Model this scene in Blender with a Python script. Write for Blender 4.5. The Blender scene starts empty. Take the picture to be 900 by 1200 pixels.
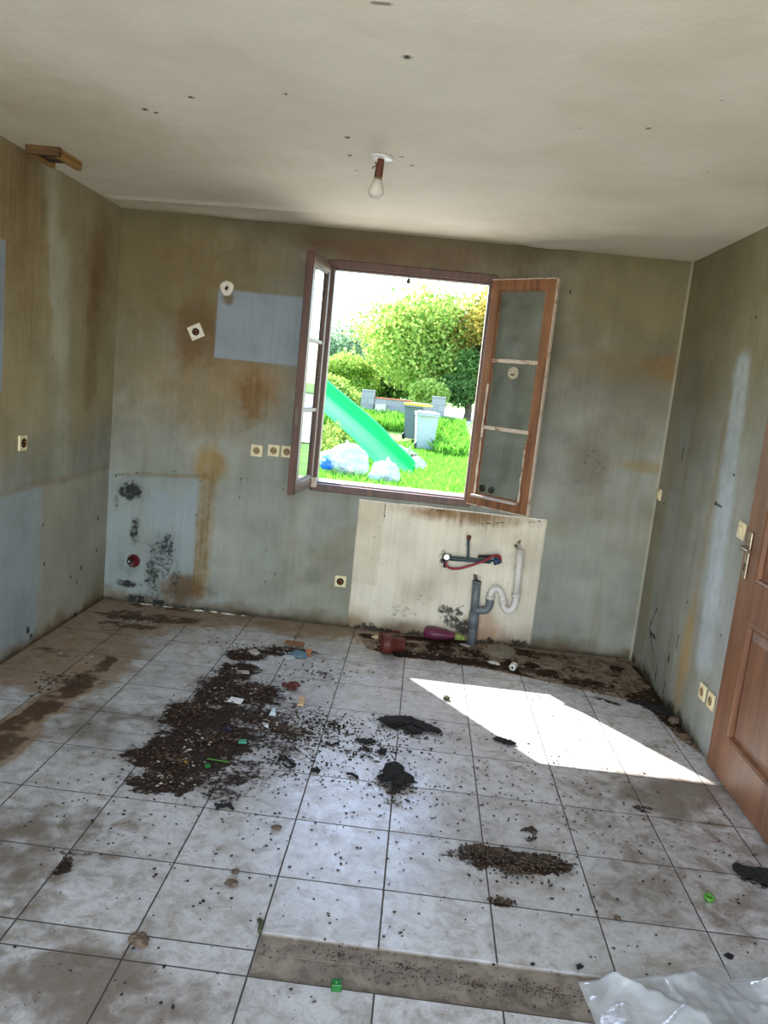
import bpy, bmesh, math, random
import numpy as np
from mathutils import Vector, Matrix, Euler, noise as mnoise

C = bpy.context.scene
COL = C.collection
R = math.radians
random.seed(7)

# ------------------------------------------------------------------ camera
CAM = np.array([1.99946, -4.97288, 1.57681])
FPX, PITCH, YAW, ROLL = 923.448, -0.1575, -0.0408, 0.1027
_cy, _sy, _cp, _sp = math.cos(YAW), math.sin(YAW), math.cos(PITCH), math.sin(PITCH)
_F = np.array([_sy * _cp, _cy * _cp, _sp]); _R0 = np.array([_cy, -_sy, 0.0]); _U0 = np.cross(_R0, _F)
_R = _R0 * math.cos(ROLL) + _U0 * math.sin(ROLL); _U = _U0 * math.cos(ROLL) - _R0 * math.sin(ROLL)
cam_d = bpy.data.cameras.new('camera'); cam = bpy.data.objects.new('camera', cam_d); COL.objects.link(cam)
cam.matrix_world = Matrix([[_R[0], _U[0], -_F[0], CAM[0]], [_R[1], _U[1], -_F[1], CAM[1]], [_R[2], _U[2], -_F[2], CAM[2]], [0, 0, 0, 1]])
cam_d.sensor_fit = 'VERTICAL'; cam_d.sensor_height = 36.0; cam_d.sensor_width = 27.0
cam_d.lens = FPX * 36.0 / 1200.0
cam_d.clip_end = 400; cam_d.clip_start = 0.05
C.camera = cam

W, H, YB = 3.4863, 2.4917, -6.2          # room width, ceiling height
TS, TX, TY = 0.34, 0.6683, -2.6777   # floor tile pitch and origin
def survey(x, y, ax, val):     # where a sight line meets a wall, the floor or the ceiling
    d = _F + _R * (x - 450) / FPX - _U * (y - 600) / FPX
    return CAM + d * (val - CAM[ax]) / d[ax]
def FLR(x, y, z=0.0): p = survey(x, y, 2, z); return float(p[0]), float(p[1])
def BAK(x, y, d=0.0): p = survey(x, y, 1, d); return float(p[0]), float(p[2])
def LFT(x, y): p = survey(x, y, 0, 0.0); return float(p[1]), float(p[2])
def RGT(x, y): p = survey(x, y, 0, W); return float(p[1]), float(p[2])
def CEI(x, y): p = survey(x, y, 2, H); return float(p[0]), float(p[1])

# ------------------------------------------------------------------ light
SUN_DIR = Vector((0.59, -0.83, -1.0)).normalized()
world = bpy.data.worlds.new('sky'); C.world = world; world.use_nodes = True
wn = world.node_tree; wn.nodes.clear()
sky = wn.nodes.new('ShaderNodeTexSky'); sky.sky_type = 'NISHITA'; sky.sun_disc = False
sky.sun_elevation = math.asin(-SUN_DIR.z); sky.sun_rotation = math.atan2(-SUN_DIR.x, -SUN_DIR.y)
sky.air_density = 1.0; sky.dust_density = 0.7
bg = wn.nodes.new('ShaderNodeBackground'); bg.inputs['Strength'].default_value = 0.50
wo = wn.nodes.new('ShaderNodeOutputWorld')
wn.links.new(sky.outputs[0], bg.inputs[0]); wn.links.new(bg.outputs[0], wo.inputs[0])
sd = bpy.data.lights.new('sun', 'SUN'); sd.energy = 8.2; sd.angle = R(0.6); sd.color = (1.0, 0.95, 0.86)
sun = bpy.data.objects.new('sun', sd); COL.objects.link(sun)
sun.rotation_euler = SUN_DIR.to_track_quat('-Z', 'Y').to_euler()
def area(name, loc, size, sizey, energy, color, direction):
    d = bpy.data.lights.new(name, 'AREA'); d.shape = 'RECTANGLE'; d.size = size; d.size_y = sizey
    d.energy = energy; d.color = color
    o = bpy.data.objects.new(name, d); COL.objects.link(o); o.location = loc
    o.rotation_euler = Vector(direction).to_track_quat('-Z', 'Y').to_euler()
    return o
# rear lamp: unseen, added to brighten the room; portal_window: only helps sample the sky
area('rear_fill_lamp', (W / 2, YB + .02, 1.35), 2.8, 2.1, 40.0, (1.0, 0.975, 0.94), (0, 1, 0.10))
area('portal_window', (1.815, 0.27, 1.59), 0.98, 1.37, 1.0, (1, 1, 1), (0, -1, 0)).data.cycles.is_portal = True
C.view_settings.view_transform = 'Standard'; C.view_settings.look = 'None'
C.view_settings.gamma = 1.0; C.view_settings.use_curve_mapping = False
C.view_settings.exposure = 1.3
C.cycles.max_bounces = 10; C.cycles.transparent_max_bounces = 16

# ------------------------------------------------------------------ numpy noise
def _lat(seed):
    rs = np.random.RandomState(seed); return rs.rand(257, 257)
_LC = {}
def vnoise(x, y, seed=0):
    if seed not in _LC: _LC[seed] = _lat(seed)
    L = _LC[seed]
    xi = np.floor(x).astype(int); yi = np.floor(y).astype(int); fx = x - xi; fy = y - yi
    fx = fx * fx * (3 - 2 * fx); fy = fy * fy * (3 - 2 * fy)
    a = L[xi % 256, yi % 256]; b = L[(xi + 1) % 256, yi % 256]; c = L[xi % 256, (yi + 1) % 256]; d = L[(xi + 1) % 256, (yi + 1) % 256]
    return (a * (1 - fx) + b * fx) * (1 - fy) + (c * (1 - fx) + d * fx) * fy
def fbm(x, y, s, seed=0, o=4, sy=None):
    sy = s if sy is None else sy
    t = 0.0; a = 0.5; n = 0
    for k in range(o):
        t = t + a * vnoise(x * s * 2 ** k + 31.7 * k + 100, y * sy * 2 ** k + 17.3 * k + 100, seed + k); n += a; a *= 0.55
    return t / n
def sstep(a, b, v):
    t = np.clip((v - a) / (b - a), 0, 1); return t * t * (3 - 2 * t)
def blob(X, Y, c, rx, ry, soft=0.5, wob=0.35, seed=3, ns=9.0):
    d = np.sqrt(((X - c[0]) / rx) ** 2 + ((Y - c[1]) / ry) ** 2) + (fbm(X, Y, ns, seed) - .5) * 2 * wob + (fbm(X, Y, ns * 3.7, seed + 40) - .5) * 1.6 * wob
    return (1 - sstep(1 - soft, 1 + soft, d)) * np.clip(.45 + 1.1 * fbm(X, Y, ns * 2.1, seed + 80), 0, 1)
def rect(X, Y, x0, x1, y0, y1, s=0.01, wob=0.0, seed=5):
    n = (fbm(X, Y, 12, seed) - .5) * 2 * wob
    return sstep(x0 - s, x0 + s, X + n) * (1 - sstep(x1 - s, x1 + s, X + n)) * sstep(y0 - s, y0 + s, Y + n) * (1 - sstep(y1 - s, y1 + s, Y + n))
def seg(X, Y, a, b, w, soft=0.6, wob=0.0, seed=9, ns=14):
    ax, ay = a; bx, by = b; dx, dy = bx - ax, by - ay
    t = np.clip(((X - ax) * dx + (Y - ay) * dy) / (dx * dx + dy * dy + 1e-9), 0, 1)
    d = np.sqrt((X - ax - t * dx) ** 2 + (Y - ay - t * dy) ** 2) / w + (fbm(X, Y, ns, seed) - .5) * 2 * wob
    return (1 - sstep(1 - soft, 1 + soft, d)) * np.clip(.35 + 1.1 * fbm(X, Y, ns * 1.6, seed + 60), 0, 1)
def inpoly(X, Y, pts):
    ins = np.zeros(X.shape, bool); n = len(pts)
    for i in range(n):
        x1, y1 = pts[i]; x2, y2 = pts[(i + 1) % n]
        cnd = ((y1 > Y) != (y2 > Y)) & (X < (x2 - x1) * (Y - y1) / (y2 - y1 + 1e-12) + x1)
        ins ^= cnd
    return ins.astype(float)
def srgb(r, g=None, b=None):
    if g is None: r, g, b = r
    f = lambda c: (c / 255.0 / 12.92) if c / 255.0 <= 0.04045 else ((c / 255.0 + 0.055) / 1.055) ** 2.4
    return np.array([f(r), f(g), f(b)])
def mixc(col, m, c, k=1.0):
    m = np.clip(m * k, 0, 1)[..., None]; return col * (1 - m) + srgb(c) * m

# ------------------------------------------------------------------ materials
def new_mat(name):
    m = bpy.data.materials.new(name); m.use_nodes = True
    nt = m.node_tree; b = nt.nodes['Principled BSDF']
    return m, nt, b
def L(nt, a, b): nt.links.new(a, b)
def math_n(nt, op, a, b=None, c=None, clamp=False):
    n = nt.nodes.new('ShaderNodeMath'); n.operation = op; n.use_clamp = clamp
    for i, v in enumerate((a, b, c)):
        if v is None: continue
        if isinstance(v, (int, float)): n.inputs[i].default_value = v
        else: L(nt, v, n.inputs[i])
    return n.outputs[0]
def noise_n(nt, vec, scale, detail=4, rough=0.55, dist=0.0):
    n = nt.nodes.new('ShaderNodeTexNoise'); n.inputs['Scale'].default_value = scale; n.inputs['Detail'].default_value = detail
    n.inputs['Roughness'].default_value = rough; n.inputs['Distortion'].default_value = dist
    if vec is not None: L(nt, vec, n.inputs['Vector'])
    return n.outputs[0]
def ramp_n(nt, v, a, b, lo=0.0, hi=1.0):
    n = nt.nodes.new('ShaderNodeMapRange'); n.interpolation_type = 'SMOOTHSTEP'
    L(nt, v, n.inputs[0])
    for i, x in zip((1, 2, 3, 4), (a, b, lo, hi)): n.inputs[i].default_value = x
    return n.outputs[0]
def mix_n(nt, fac, a, b, mode='MIX'):
    n = nt.nodes.new('ShaderNodeMix'); n.data_type = 'RGBA'; n.blend_type = mode
    if isinstance(fac, (int, float)): n.inputs[0].default_value = fac
    else: L(nt, fac, n.inputs[0])
    for i, v in ((6, a), (7, b)):
        if isinstance(v, (tuple, list, np.ndarray)): n.inputs[i].default_value = (*[float(q) for q in v[:3]], 1)
        else: L(nt, v, n.inputs[i])
    return n.outputs[2]
def bump_n(nt, bsdf, h, strength=0.3, dist=0.01):
    n = nt.nodes.new('ShaderNodeBump'); n.inputs['Strength'].default_value = strength; n.inputs['Distance'].default_value = dist
    L(nt, h, n.inputs['Height']); L(nt, n.outputs[0], bsdf.inputs['Normal'])
def coords(nt, scale=None, kind='Object'):
    t = nt.nodes.new('ShaderNodeTexCoord'); o = t.outputs[kind]
    if scale is not None:
        m = nt.nodes.new('ShaderNodeMapping'); m.inputs['Scale'].default_value = scale; L(nt, o, m.inputs[0]); o = m.outputs[0]
    return o
_MC = {}
def mat(name, rgb, rough=0.6, var=0.15, scale=20.0, metal=0.0, bump=0.15, spec=0.5, dirt=None, dirt_amt=0.0, trans=0.0, stretch=None):
    if name in _MC: return _MC[name]
    m, nt, b = new_mat(name); c = srgb(rgb); co = coords(nt, stretch)
    n = noise_n(nt, co, scale, 5)
    base = mix_n(nt, ramp_n(nt, n, .3, .7), c * (1 - var), np.minimum(c * (1 + var), 1))
    if dirt is not None:
        n2 = noise_n(nt, coords(nt), scale * .35, 6, .65)
        base = mix_n(nt, ramp_n(nt, n2, .62 - dirt_amt, .78 - dirt_amt), base, srgb(dirt))
    L(nt, base, b.inputs['Base Color']); b.inputs['Roughness'].default_value = rough; b.inputs['Metallic'].default_value = metal
    b.inputs['Specular IOR Level'].default_value = spec
    if trans: b.inputs['Transmission Weight'].default_value = trans
    if bump: bump_n(nt, b, n, bump, 0.004)
    _MC[name] = m; return m

def wall_material(name, groove=0.0, rough=0.75, mold=(22, 24, 20)):
    m, nt, b = new_mat(name)
    at = nt.nodes.new('ShaderNodeAttribute'); at.attribute_name = 'tint'
    mk = nt.nodes.new('ShaderNodeAttribute'); mk.attribute_name = 'mask'
    sp = nt.nodes.new('ShaderNodeSeparateColor'); L(nt, mk.outputs['Color'], sp.inputs[0])
    co = coords(nt)
    big = noise_n(nt, co, 3.0, 6, .6)
    vert = noise_n(nt, coords(nt, (38, 38, 1.6)), 1.0, 5, .6)
    fine = noise_n(nt, co, 60, 4, .6)
    col = mix_n(nt, ramp_n(nt, big, .35, .75, 0, .28), at.outputs['Color'], srgb(112, 106, 84), 'MULTIPLY')
    col = mix_n(nt, ramp_n(nt, vert, .35, .7, 0, .10), col, srgb(120, 110, 90), 'MULTIPLY')
    # brown streak mask (G) broken up by vertical runs
    g = math_n(nt, 'ADD', sp.outputs[1], math_n(nt, 'MULTIPLY', math_n(nt, 'SUBTRACT', vert, 0.5), 1.3))
    g = math_n(nt, 'MULTIPLY', ramp_n(nt, g, .25, .9), ramp_n(nt, sp.outputs[1], 0.0, .3))
    col = mix_n(nt, math_n(nt, 'MULTIPLY', g, .75), col, srgb(112, 84, 44))
    # black mould (R) as speckle
    md = noise_n(nt, co, 34, 9, .8)
    r = math_n(nt, 'ADD', math_n(nt, 'MULTIPLY', sp.outputs[0], .54), math_n(nt, 'MULTIPLY', math_n(nt, 'SUBTRACT', md, .5), 1.5))
    r = math_n(nt, 'MULTIPLY', ramp_n(nt, r, .24, .48), ramp_n(nt, sp.outputs[0], .02, .2))
    col = mix_n(nt, math_n(nt, 'MULTIPLY', r, .92), col, srgb(mold))
    # stray specks everywhere
    sk = noise_n(nt, coords(nt, (1, 1, .45)), 34, 2, .5)
    col = mix_n(nt, ramp_n(nt, sk, .745, .78, 0, .8), col, srgb(48, 42, 34))
    L(nt, col, b.inputs['Base Color']); b.inputs['Roughness'].default_value = rough
    b.inputs['Specular IOR Level'].default_value = 0.3
    h = math_n(nt, 'ADD', fine, math_n(nt, 'MULTIPLY', vert, 1.2))
    if groove:
        wv = nt.nodes.new('ShaderNodeTexWave'); wv.bands_direction = 'X'; wv.inputs['Scale'].default_value = 22; wv.inputs['Distortion'].default_value = 1.2
        wv.inputs['Detail'].default_value = 1; wv.inputs['Detail Scale'].default_value = 1.0
        L(nt, coords(nt, (1, 1, .15)), wv.inputs[0]); h = math_n(nt, 'ADD', h, math_n(nt, 'MULTIPLY', wv.outputs[1], groove))
    bump_n(nt, b, h, .22 if not groove else .35, .003)
    return m

def wood_mat(name, rgb, dark, rough=.5, axis=(14, 14, 1.2), worn=None):
    m, nt, b = new_mat(name)
    n = noise_n(nt, coords(nt, axis), 2.2, 6, .6, .4); n2 = noise_n(nt, coords(nt), 9, 5)
    col = mix_n(nt, ramp_n(nt, n, .3, .7), srgb(dark), srgb(rgb))
    col = mix_n(nt, ramp_n(nt, n2, .45, .75, 0, .35), col, srgb(dark))
    if worn:
        n3 = noise_n(nt, coords(nt, (30, 30, 4)), 1.5, 6, .7)
        col = mix_n(nt, ramp_n(nt, n3, .62, .70), col, srgb(worn))
    L(nt, col, b.inputs['Base Color']); b.inputs['Roughness'].default_value = rough; bump_n(nt, b, n, .2, .003)
    return m

def glass_mat(name, haze=0.1, tint=(205, 215, 210), edge=0.0):
    m, nt, b = new_mat(name); nt.nodes.remove(b)
    out = nt.nodes['Material Output']
    tr = nt.nodes.new('ShaderNodeBsdfTransparent'); tr.inputs[0].default_value = (.93, .96, .95, 1)
    gl = nt.nodes.new('ShaderNodeBsdfGlossy'); gl.inputs['Roughness'].default_value = .03
    df = nt.nodes.new('ShaderNodeBsdfDiffuse'); df.inputs[0].default_value = (*srgb(tint), 1)
    fr = nt.nodes.new('ShaderNodeFresnel'); fr.inputs[0].default_value = 1.5
    n = noise_n(nt, coords(nt), 6, 5, .6)
    m1 = nt.nodes.new('ShaderNodeMixShader'); L(nt, ramp_n(nt, n, .3, .75, haze * .5, haze * 1.6), m1.inputs[0]); L(nt, tr.outputs[0], m1.inputs[1]); L(nt, df.outputs[0], m1.inputs[2])
    m2 = nt.nodes.new('ShaderNodeMixShader'); L(nt, math_n(nt, 'MULTIPLY', fr.outputs[0], 1.5, clamp=True), m2.inputs[0]); L(nt, m1.outputs[0], m2.inputs[1]); L(nt, gl.outputs[0], m2.inputs[2])
    L(nt, m2.outputs[0], out.inputs[0]); return m

# ------------------------------------------------------------------ object helpers
def link(name, me, m=None, parent=None, smooth=False, loc=None):
    o = bpy.data.objects.new(name, me); COL.objects.link(o)
    if m is not None:
        for k in (m if isinstance(m, (list, tuple)) else [m]): me.materials.append(k)
    if parent is not None: o.parent = parent
    if loc is not None: o.location = loc
    if smooth:
        for p in me.polygons: p.use_smooth = True
    return o
def obj(name, bm, m=None, parent=None, smooth=False, loc=None):
    me = bpy.data.meshes.new(name); bmesh.ops.recalc_face_normals(bm, faces=bm.faces[:]); bm.to_mesh(me); bm.free()
    return link(name, me, m, parent, smooth, loc)
def tag(o, label=None, cat=None, group=None, kind=None):
    if label: o['label'] = label
    if cat: o['category'] = cat
    if group: o['group'] = group
    if kind: o['kind'] = kind
    return o
def empty(name, loc, rot=(0, 0, 0)):
    o = bpy.data.objects.new(name, None); COL.objects.link(o); o.location = loc; o.rotation_euler = rot; o.empty_display_size = .05; return o
def struct(o): o['kind'] = 'structure'; return o
def bx(bm, x0, x1, y0, y1, z0, z1, bevel=0.0, mi=0, M=None):
    vs = [bm.verts.new((x, y, z)) for x in (x0, x1) for y in (y0, y1) for z in (z0, z1)]
    q = [(0, 1, 3, 2), (4, 6, 7, 5), (0, 4, 5, 1), (2, 3, 7, 6), (0, 2, 6, 4), (1, 5, 7, 3)]
    fs = [bm.faces.new([vs[i] for i in f]) for f in q]
    for f in fs: f.material_index = mi
    if bevel:
        es = list({e for f in fs for e in f.edges})
        r = bmesh.ops.bevel(bm, geom=es, offset=bevel, segments=2, affect='EDGES', profile=.5)
        vs = list({v for f in r['faces'] for v in f.verts} | {v for v in vs if v.is_valid})
        for f in {f for v in vs for f in v.link_faces}: f.material_index = mi
    if M is not None: bmesh.ops.transform(bm, matrix=M, verts=vs)
    return vs
def box(x0, x1, y0, y1, z0, z1, bevel=0.0):
    bm = bmesh.new(); bx(bm, x0, x1, y0, y1, z0, z1, bevel); return bm
def tube(bm, pts, r, seg=12, cap=True, mi=0):
    pts = [Vector(p) for p in pts]; n = len(pts); rings = []
    rs = r if isinstance(r, (list, tuple)) else [r] * n
    prev = None
    for i, p in enumerate(pts):
        t = (pts[min(i + 1, n - 1)] - pts[max(i - 1, 0)]).normalized()
        if prev is None:
            a = t.orthogonal().normalized()
        else:
            a = (prev - t * prev.dot(t)).normalized()
        prev = a; b = t.cross(a)
        rings.append([bm.verts.new(p + (a * math.cos(2 * math.pi * k / seg) + b * math.sin(2 * math.pi * k / seg)) * rs[i]) for k in range(seg)])
    for i in range(n - 1):
        for k in range(seg):
            f = bm.faces.new((rings[i][k], rings[i][(k + 1) % seg], rings[i + 1][(k + 1) % seg], rings[i + 1][k])); f.material_index = mi; f.smooth = True
    if cap:
        for rg in (rings[0], rings[-1]):
            f = bm.faces.new(rg); f.material_index = mi
def lathe(bm, prof, seg=24, mi=0, M=None, close=False):
    rings = []; vs = []
    for (r, z) in prof:
        if r < 1e-5:
            v = bm.verts.new((0, 0, z)); rings.append([v]); vs.append(v)
        else:
            rg = [bm.verts.new((r * math.cos(2 * math.pi * k / seg), r * math.sin(2 * math.pi * k / seg), z)) for k in range(seg)]; rings.append(rg); vs += rg
    for i in range(len(rings) - 1):
        a, b = rings[i], rings[i + 1]
        for k in range(seg):
            k2 = (k + 1) % seg
            if len(a) == 1 and len(b) == 1: continue
            if len(a) == 1: q = (a[0], b[k], b[k2])
            elif len(b) == 1: q = (a[k], b[0], a[k2])
            else: q = (a[k], b[k], b[k2], a[k2])
            f = bm.faces.new(q); f.material_index = mi; f.smooth = True
    if M is not None: bmesh.ops.transform(bm, matrix=M, verts=vs)
    return vs
def smooth_path(pts, n=6):
    P = [Vector(p) for p in pts]; out = []
    for i in range(len(P) - 1):
        p0 = P[max(i - 1, 0)]; p1 = P[i]; p2 = P[i + 1]; p3 = P[min(i + 2, len(P) - 1)]
        for k in range(n):
            t = k / n
            out.append(.5 * ((2 * p1) + (p2 - p0) * t + (2 * p0 - 5 * p1 + 4 * p2 - p3) * t * t + (3 * p1 - p0 - 3 * p2 + p3) * t ** 3))
    out.append(P[-1]); return out
def rock(bm, c, r, flat=.6, sub=2, seed=0, jag=.35, mi=0, sx=1.0, rz=0.0):
    rg = bmesh.ops.create_icosphere(bm, subdivisions=sub, radius=1.0); o = Vector((seed * 3.1, seed * 1.7, seed * .9))
    for v in rg['verts']:
        k = 1 + jag * (mnoise.noise(v.co * 1.4 + o) + .5 * mnoise.noise(v.co * 3.3 + o))
        v.co = v.co * k
        v.co.x *= r * sx; v.co.y *= r; v.co.z *= r * flat
    bmesh.ops.rotate(bm, cent=(0, 0, 0), matrix=Matrix.Rotation(rz, 3, 'Z'), verts=rg['verts'])
    zmin = min(v.co.z for v in rg['verts'])
    for v in rg['verts']: v.co += Vector((c[0], c[1], c[2] - zmin * .9 - .0))
    for v in rg['verts']:
        for f in v.link_faces: f.material_index = mi

def grid_mesh(name, us, vs, fpos, holes=None, tint=None, mask=None, m=None, flip=False):
    U, V = np.meshgrid(us, vs, indexing='ij'); nu, nv = len(us), len(vs)
    P = fpos(U, V).reshape(-1, 3)
    i, j = np.meshgrid(np.arange(nu - 1), np.arange(nv - 1), indexing='ij')
    keep = np.ones(i.shape, bool)
    if holes:
        uc = (us[:-1] + us[1:]) / 2; vc = (vs[:-1] + vs[1:]) / 2
        for (a, b, c, d) in holes:
            keep &= ~(((uc > a) & (uc < b))[:, None] & ((vc > c) & (vc < d))[None, :])
    i = i[keep]; j = j[keep]; k = i * nv + j
    F = np.stack([k, k + nv, k + nv + 1, k + 1], 1)
    if flip: F = F[:, ::-1]
    me = bpy.data.meshes.new(name)
    me.vertices.add(len(P)); me.vertices.foreach_set('co', P.astype(np.float32).ravel())
    me.loops.add(F.size); me.loops.foreach_set('vertex_index', F.ravel().astype(np.int32))
    me.polygons.add(len(F)); me.polygons.foreach_set('loop_start', (np.arange(len(F)) * 4).astype(np.int32))
    me.update(calc_edges=True)
    for nm, arr in (('tint', tint), ('mask', mask)):
        if arr is None: continue
        a = me.color_attributes.new(nm, 'FLOAT_COLOR', 'POINT')
        d = np.ones((len(P), 4), np.float32); d[:, :3] = arr.reshape(-1, 3); a.data.foreach_set('color', d.ravel())
    return link(name, me, m)
def axis(a, b, step, extra=()):
    n = max(2, int(round((b - a) / step)) + 1)
    v = np.concatenate([np.linspace(a, b, n), np.array([e for e in extra if a < e < b], float)])
    v = np.unique(np.round(v, 5)); return v

# ------------------------------------------------------------------ colours of the paint
PAINT = (152, 155, 148); COOL = (150, 162, 174); OLIVE = (108, 97, 68); BROWN = (120, 92, 50); CREAM = (234, 226, 208)

WIN = (1.325, 2.305, 0.905, 2.275)       # opening in the wall
WT = 0.25                                # wall thickness
# ---- back wall
us = axis(0, W, .01, (WIN[0], WIN[1])); vs = axis(0, H, .01, (WIN[2], WIN[3]))
X, Z = np.meshgrid(us, vs, indexing='ij')
def base_paint(X, Z, seed, zt=1.0, amt=.8):
    col = np.ones(X.shape + (3,)) * srgb(PAINT)
    col = mixc(col, sstep(zt - .35, H, Z + (fbm(X, Z, 1.6, seed) - .5) * 1.1), OLIVE, amt)
    col = mixc(col, sstep(.5, .75, fbm(X, Z, 2.3, seed + 11)), (136, 131, 104), .5)
    col = mixc(col, sstep(.45, .8, fbm(X, Z, 4, seed + 12)), (178, 178, 166), .35)
    col = mixc(col, sstep(.55, .8, fbm(X, Z, 9, seed + 13, sy=.9)), (134, 130, 108), .5)
    return col
col = base_paint(X, Z, 20)
mold = np.zeros(X.shape); strk = np.zeros(X.shape)
B = BAK
col = mixc(col, blob(X, Z, B(200, 310), .55, .42, .5, .35, 31), (128, 112, 74), .8)
col = mixc(col, blob(X, Z, B(155, 380), .18, .55, .6, .3, 32), (122, 112, 80), .7)
col = mixc(col, blob(X, Z, B(250, 450), .40, .28, .6, .4, 33), (140, 118, 80), .75)
col = mixc(col, blob(X, Z, B(232, 395), .15, .18, .6, .3, 34), (108, 80, 46), .8)
col = mixc(col, blob(X, Z, B(300, 452), .16, .16, .6, .35, 35), (138, 108, 70), .8)
strk = np.maximum(strk, .75 * blob(X, Z, B(298, 468), .10, .17, .5, .4, 36))
col = mixc(col, blob(X, Z, B(245, 545), .10, .11, .5, .3, 37), (152, 124, 66), .9)
col = mixc(col, seg(X, Z, B(246, 545), B(234, 690), .055, .5, .4, 38), (150, 134, 100), .8)
strk = np.maximum(strk, .7 * seg(X, Z, B(244, 560), B(232, 700), .045, .6, .5, 39))
col = mixc(col, blob(X, Z, B(480, 285), .75, .13, .5, .35, 41), (110, 86, 66), .75)
col = mixc(col, blob(X, Z, B(410, 285), .25, .10, .6, .3, 42), (104, 74, 52), .6)
col = mixc(col, sstep(H - .14, H, Z + (fbm(X, Z, 5, 43) - .5) * .1), (104, 100, 74), .7)
# light lower left area
col = mixc(col, rect(X, Z, -.1, B(232, 563)[0], .06, .86, .008, .010, 44), (150, 160, 160), .85)
col = mixc(col, sstep(.62, .5, fbm(X, Z, 6, 45)) * rect(X, Z, .28, .58, .3, .86, .03), COOL, .5)
# right of the window
col = mixc(col, blob(X, Z, B(745, 345), .45, .28, .5, .3, 46), (138, 128, 90), .6)
col = mixc(col, blob(X, Z, B(781, 432), .13, .07, .6, .4, 47), (126, 98, 62), .8)
col = mixc(col, blob(X, Z, B(745, 430), .35, .09, .6, .4, 48), (142, 124, 88), .55)
col = mixc(col, blob(X, Z, B(692, 540), .13, .17, .6, .4, 49), (128, 118, 106), .7)
col = mixc(col, blob(X, Z, B(770, 549), .28, .035, .6, .3, 50), (150, 132, 92), .7)
mold = np.maximum(mold, .42 * blob(X, Z, B(690, 545), .11, .16, .6, .3, 51))
# soot below skirting line and around the foot of the wall
foot = sstep(.10, .0, Z + (fbm(X, Z, 9, 52) - .5) * .12)
col = mixc(col, foot, (92, 72, 44), .8)
col = mixc(col, blob(X, Z, B(215, 690), .16, .09, .5, .4, 53), (100, 76, 44), .9)
mold = np.maximum(mold, .7 * foot * sstep(.4, .7, fbm(X, Z, 5, 54)) * sstep(.05, .0, Z))
col = mixc(col, sstep(.035, .0, Z + (fbm(X, Z, 14, 59) - .5) * .03), (52, 42, 30), .85)
for p, rx, rz, a in [((153, 574), .095, .062, 1.0), ((158, 622), .03, .09, .85), ((190, 652), .11, .16, .62), ((196, 640), .06, .08, .75), ((150, 684), .09, .025, 1.0),
                     ((178, 670), .05, .16, .75), ((158, 702), .09, .03, .95), ((188, 706), .06, .02, 1.0), ((176, 700), .08, .06, .6), ((136, 588), .02, .05, .6), ((142, 660), .03, .05, .5), ((152, 668), .04, .06, .5),
                     ((366, 640), .03, .10, .32), ((366, 676), .06, .05, .35), ((205, 680), .04, .10, .6)]:
    mold = np.maximum(mold, a * blob(X, Z, B(*p), rx, rz, .55, .45, 55, 22))
col = mixc(col, mold, (96, 100, 94), .5)
for a, b_, w in [((290, 560), (287, 640), .004), ((312, 610), (311, 690), .004), ((333, 560), (331, 700), .003), ((283, 560), (279, 600), .004), ((346, 590), (344, 690), .003), ((135, 556), (205, 552), .005), ((205, 552), (240, 566), .004), ((232, 590), (229, 625), .006)]:
    mold = np.maximum(mold, .62 * seg(X, Z, B(*a), B(*b_), w * 1.5, .8, .9, 56, 16))
col = mixc(col, seg(X, Z, B(135, 556), B(240, 558), .012, .8, .3, 57), (128, 114, 80), .6)
# the clean rectangle where a cupboard hung
col = mixc(col, sstep(W - .014, W - .008, X), (186, 180, 158), .7)
clean = rect(X, Z, B(256, 340)[0], 1.25, B(252, 419)[1] , B(256, 341)[1] + .01, .006)
col = mixc(col, clean, COOL, .96); strk *= 1 - clean; mold *= 1 - clean
col = mixc(col, blob(X, Z, B(268, 349), .035, .035, .5, .4, 58), (112, 98, 72), .9)
m_wall = wall_material('weathered_paint')
mask = np.stack([mold, strk, mold * 0], -1)
wb = grid_mesh('wall_back', us, vs, lambda U, V: np.stack([U, U * 0, V], -1), [WIN], col, mask, m_wall)
struct(wb)
m_reveal = mat('outer_render', (190, 182, 168), .85, .12, 30)
bm = bmesh.new()
x0, x1, z0, z1 = WIN
bx(bm, -.3, x0, .012, WT, -.3, H + .3); bx(bm, x1, W + .3, .012, WT, -.3, H + .3)
bx(bm, x0, x1, .012, WT, -.3, z0 - .0); bx(bm, x0, x1, .012, WT, z1, H + .3)
core = obj('masonry', bm, m_reveal, wb)
# plaster lining between paint skin and masonry at the opening
bm = bmesh.new()
for a in ((x0 - .02, x0, z0, z1), (x1, x1 + .02, z0, z1), (x0, x1, z0 - .02, z0), (x0, x1, z1, z1 + .02)): bx(bm, a[0], a[1], .0008, .0115, a[2], a[3])
obj('plaster_edge', bm, m_reveal, wb)

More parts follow.
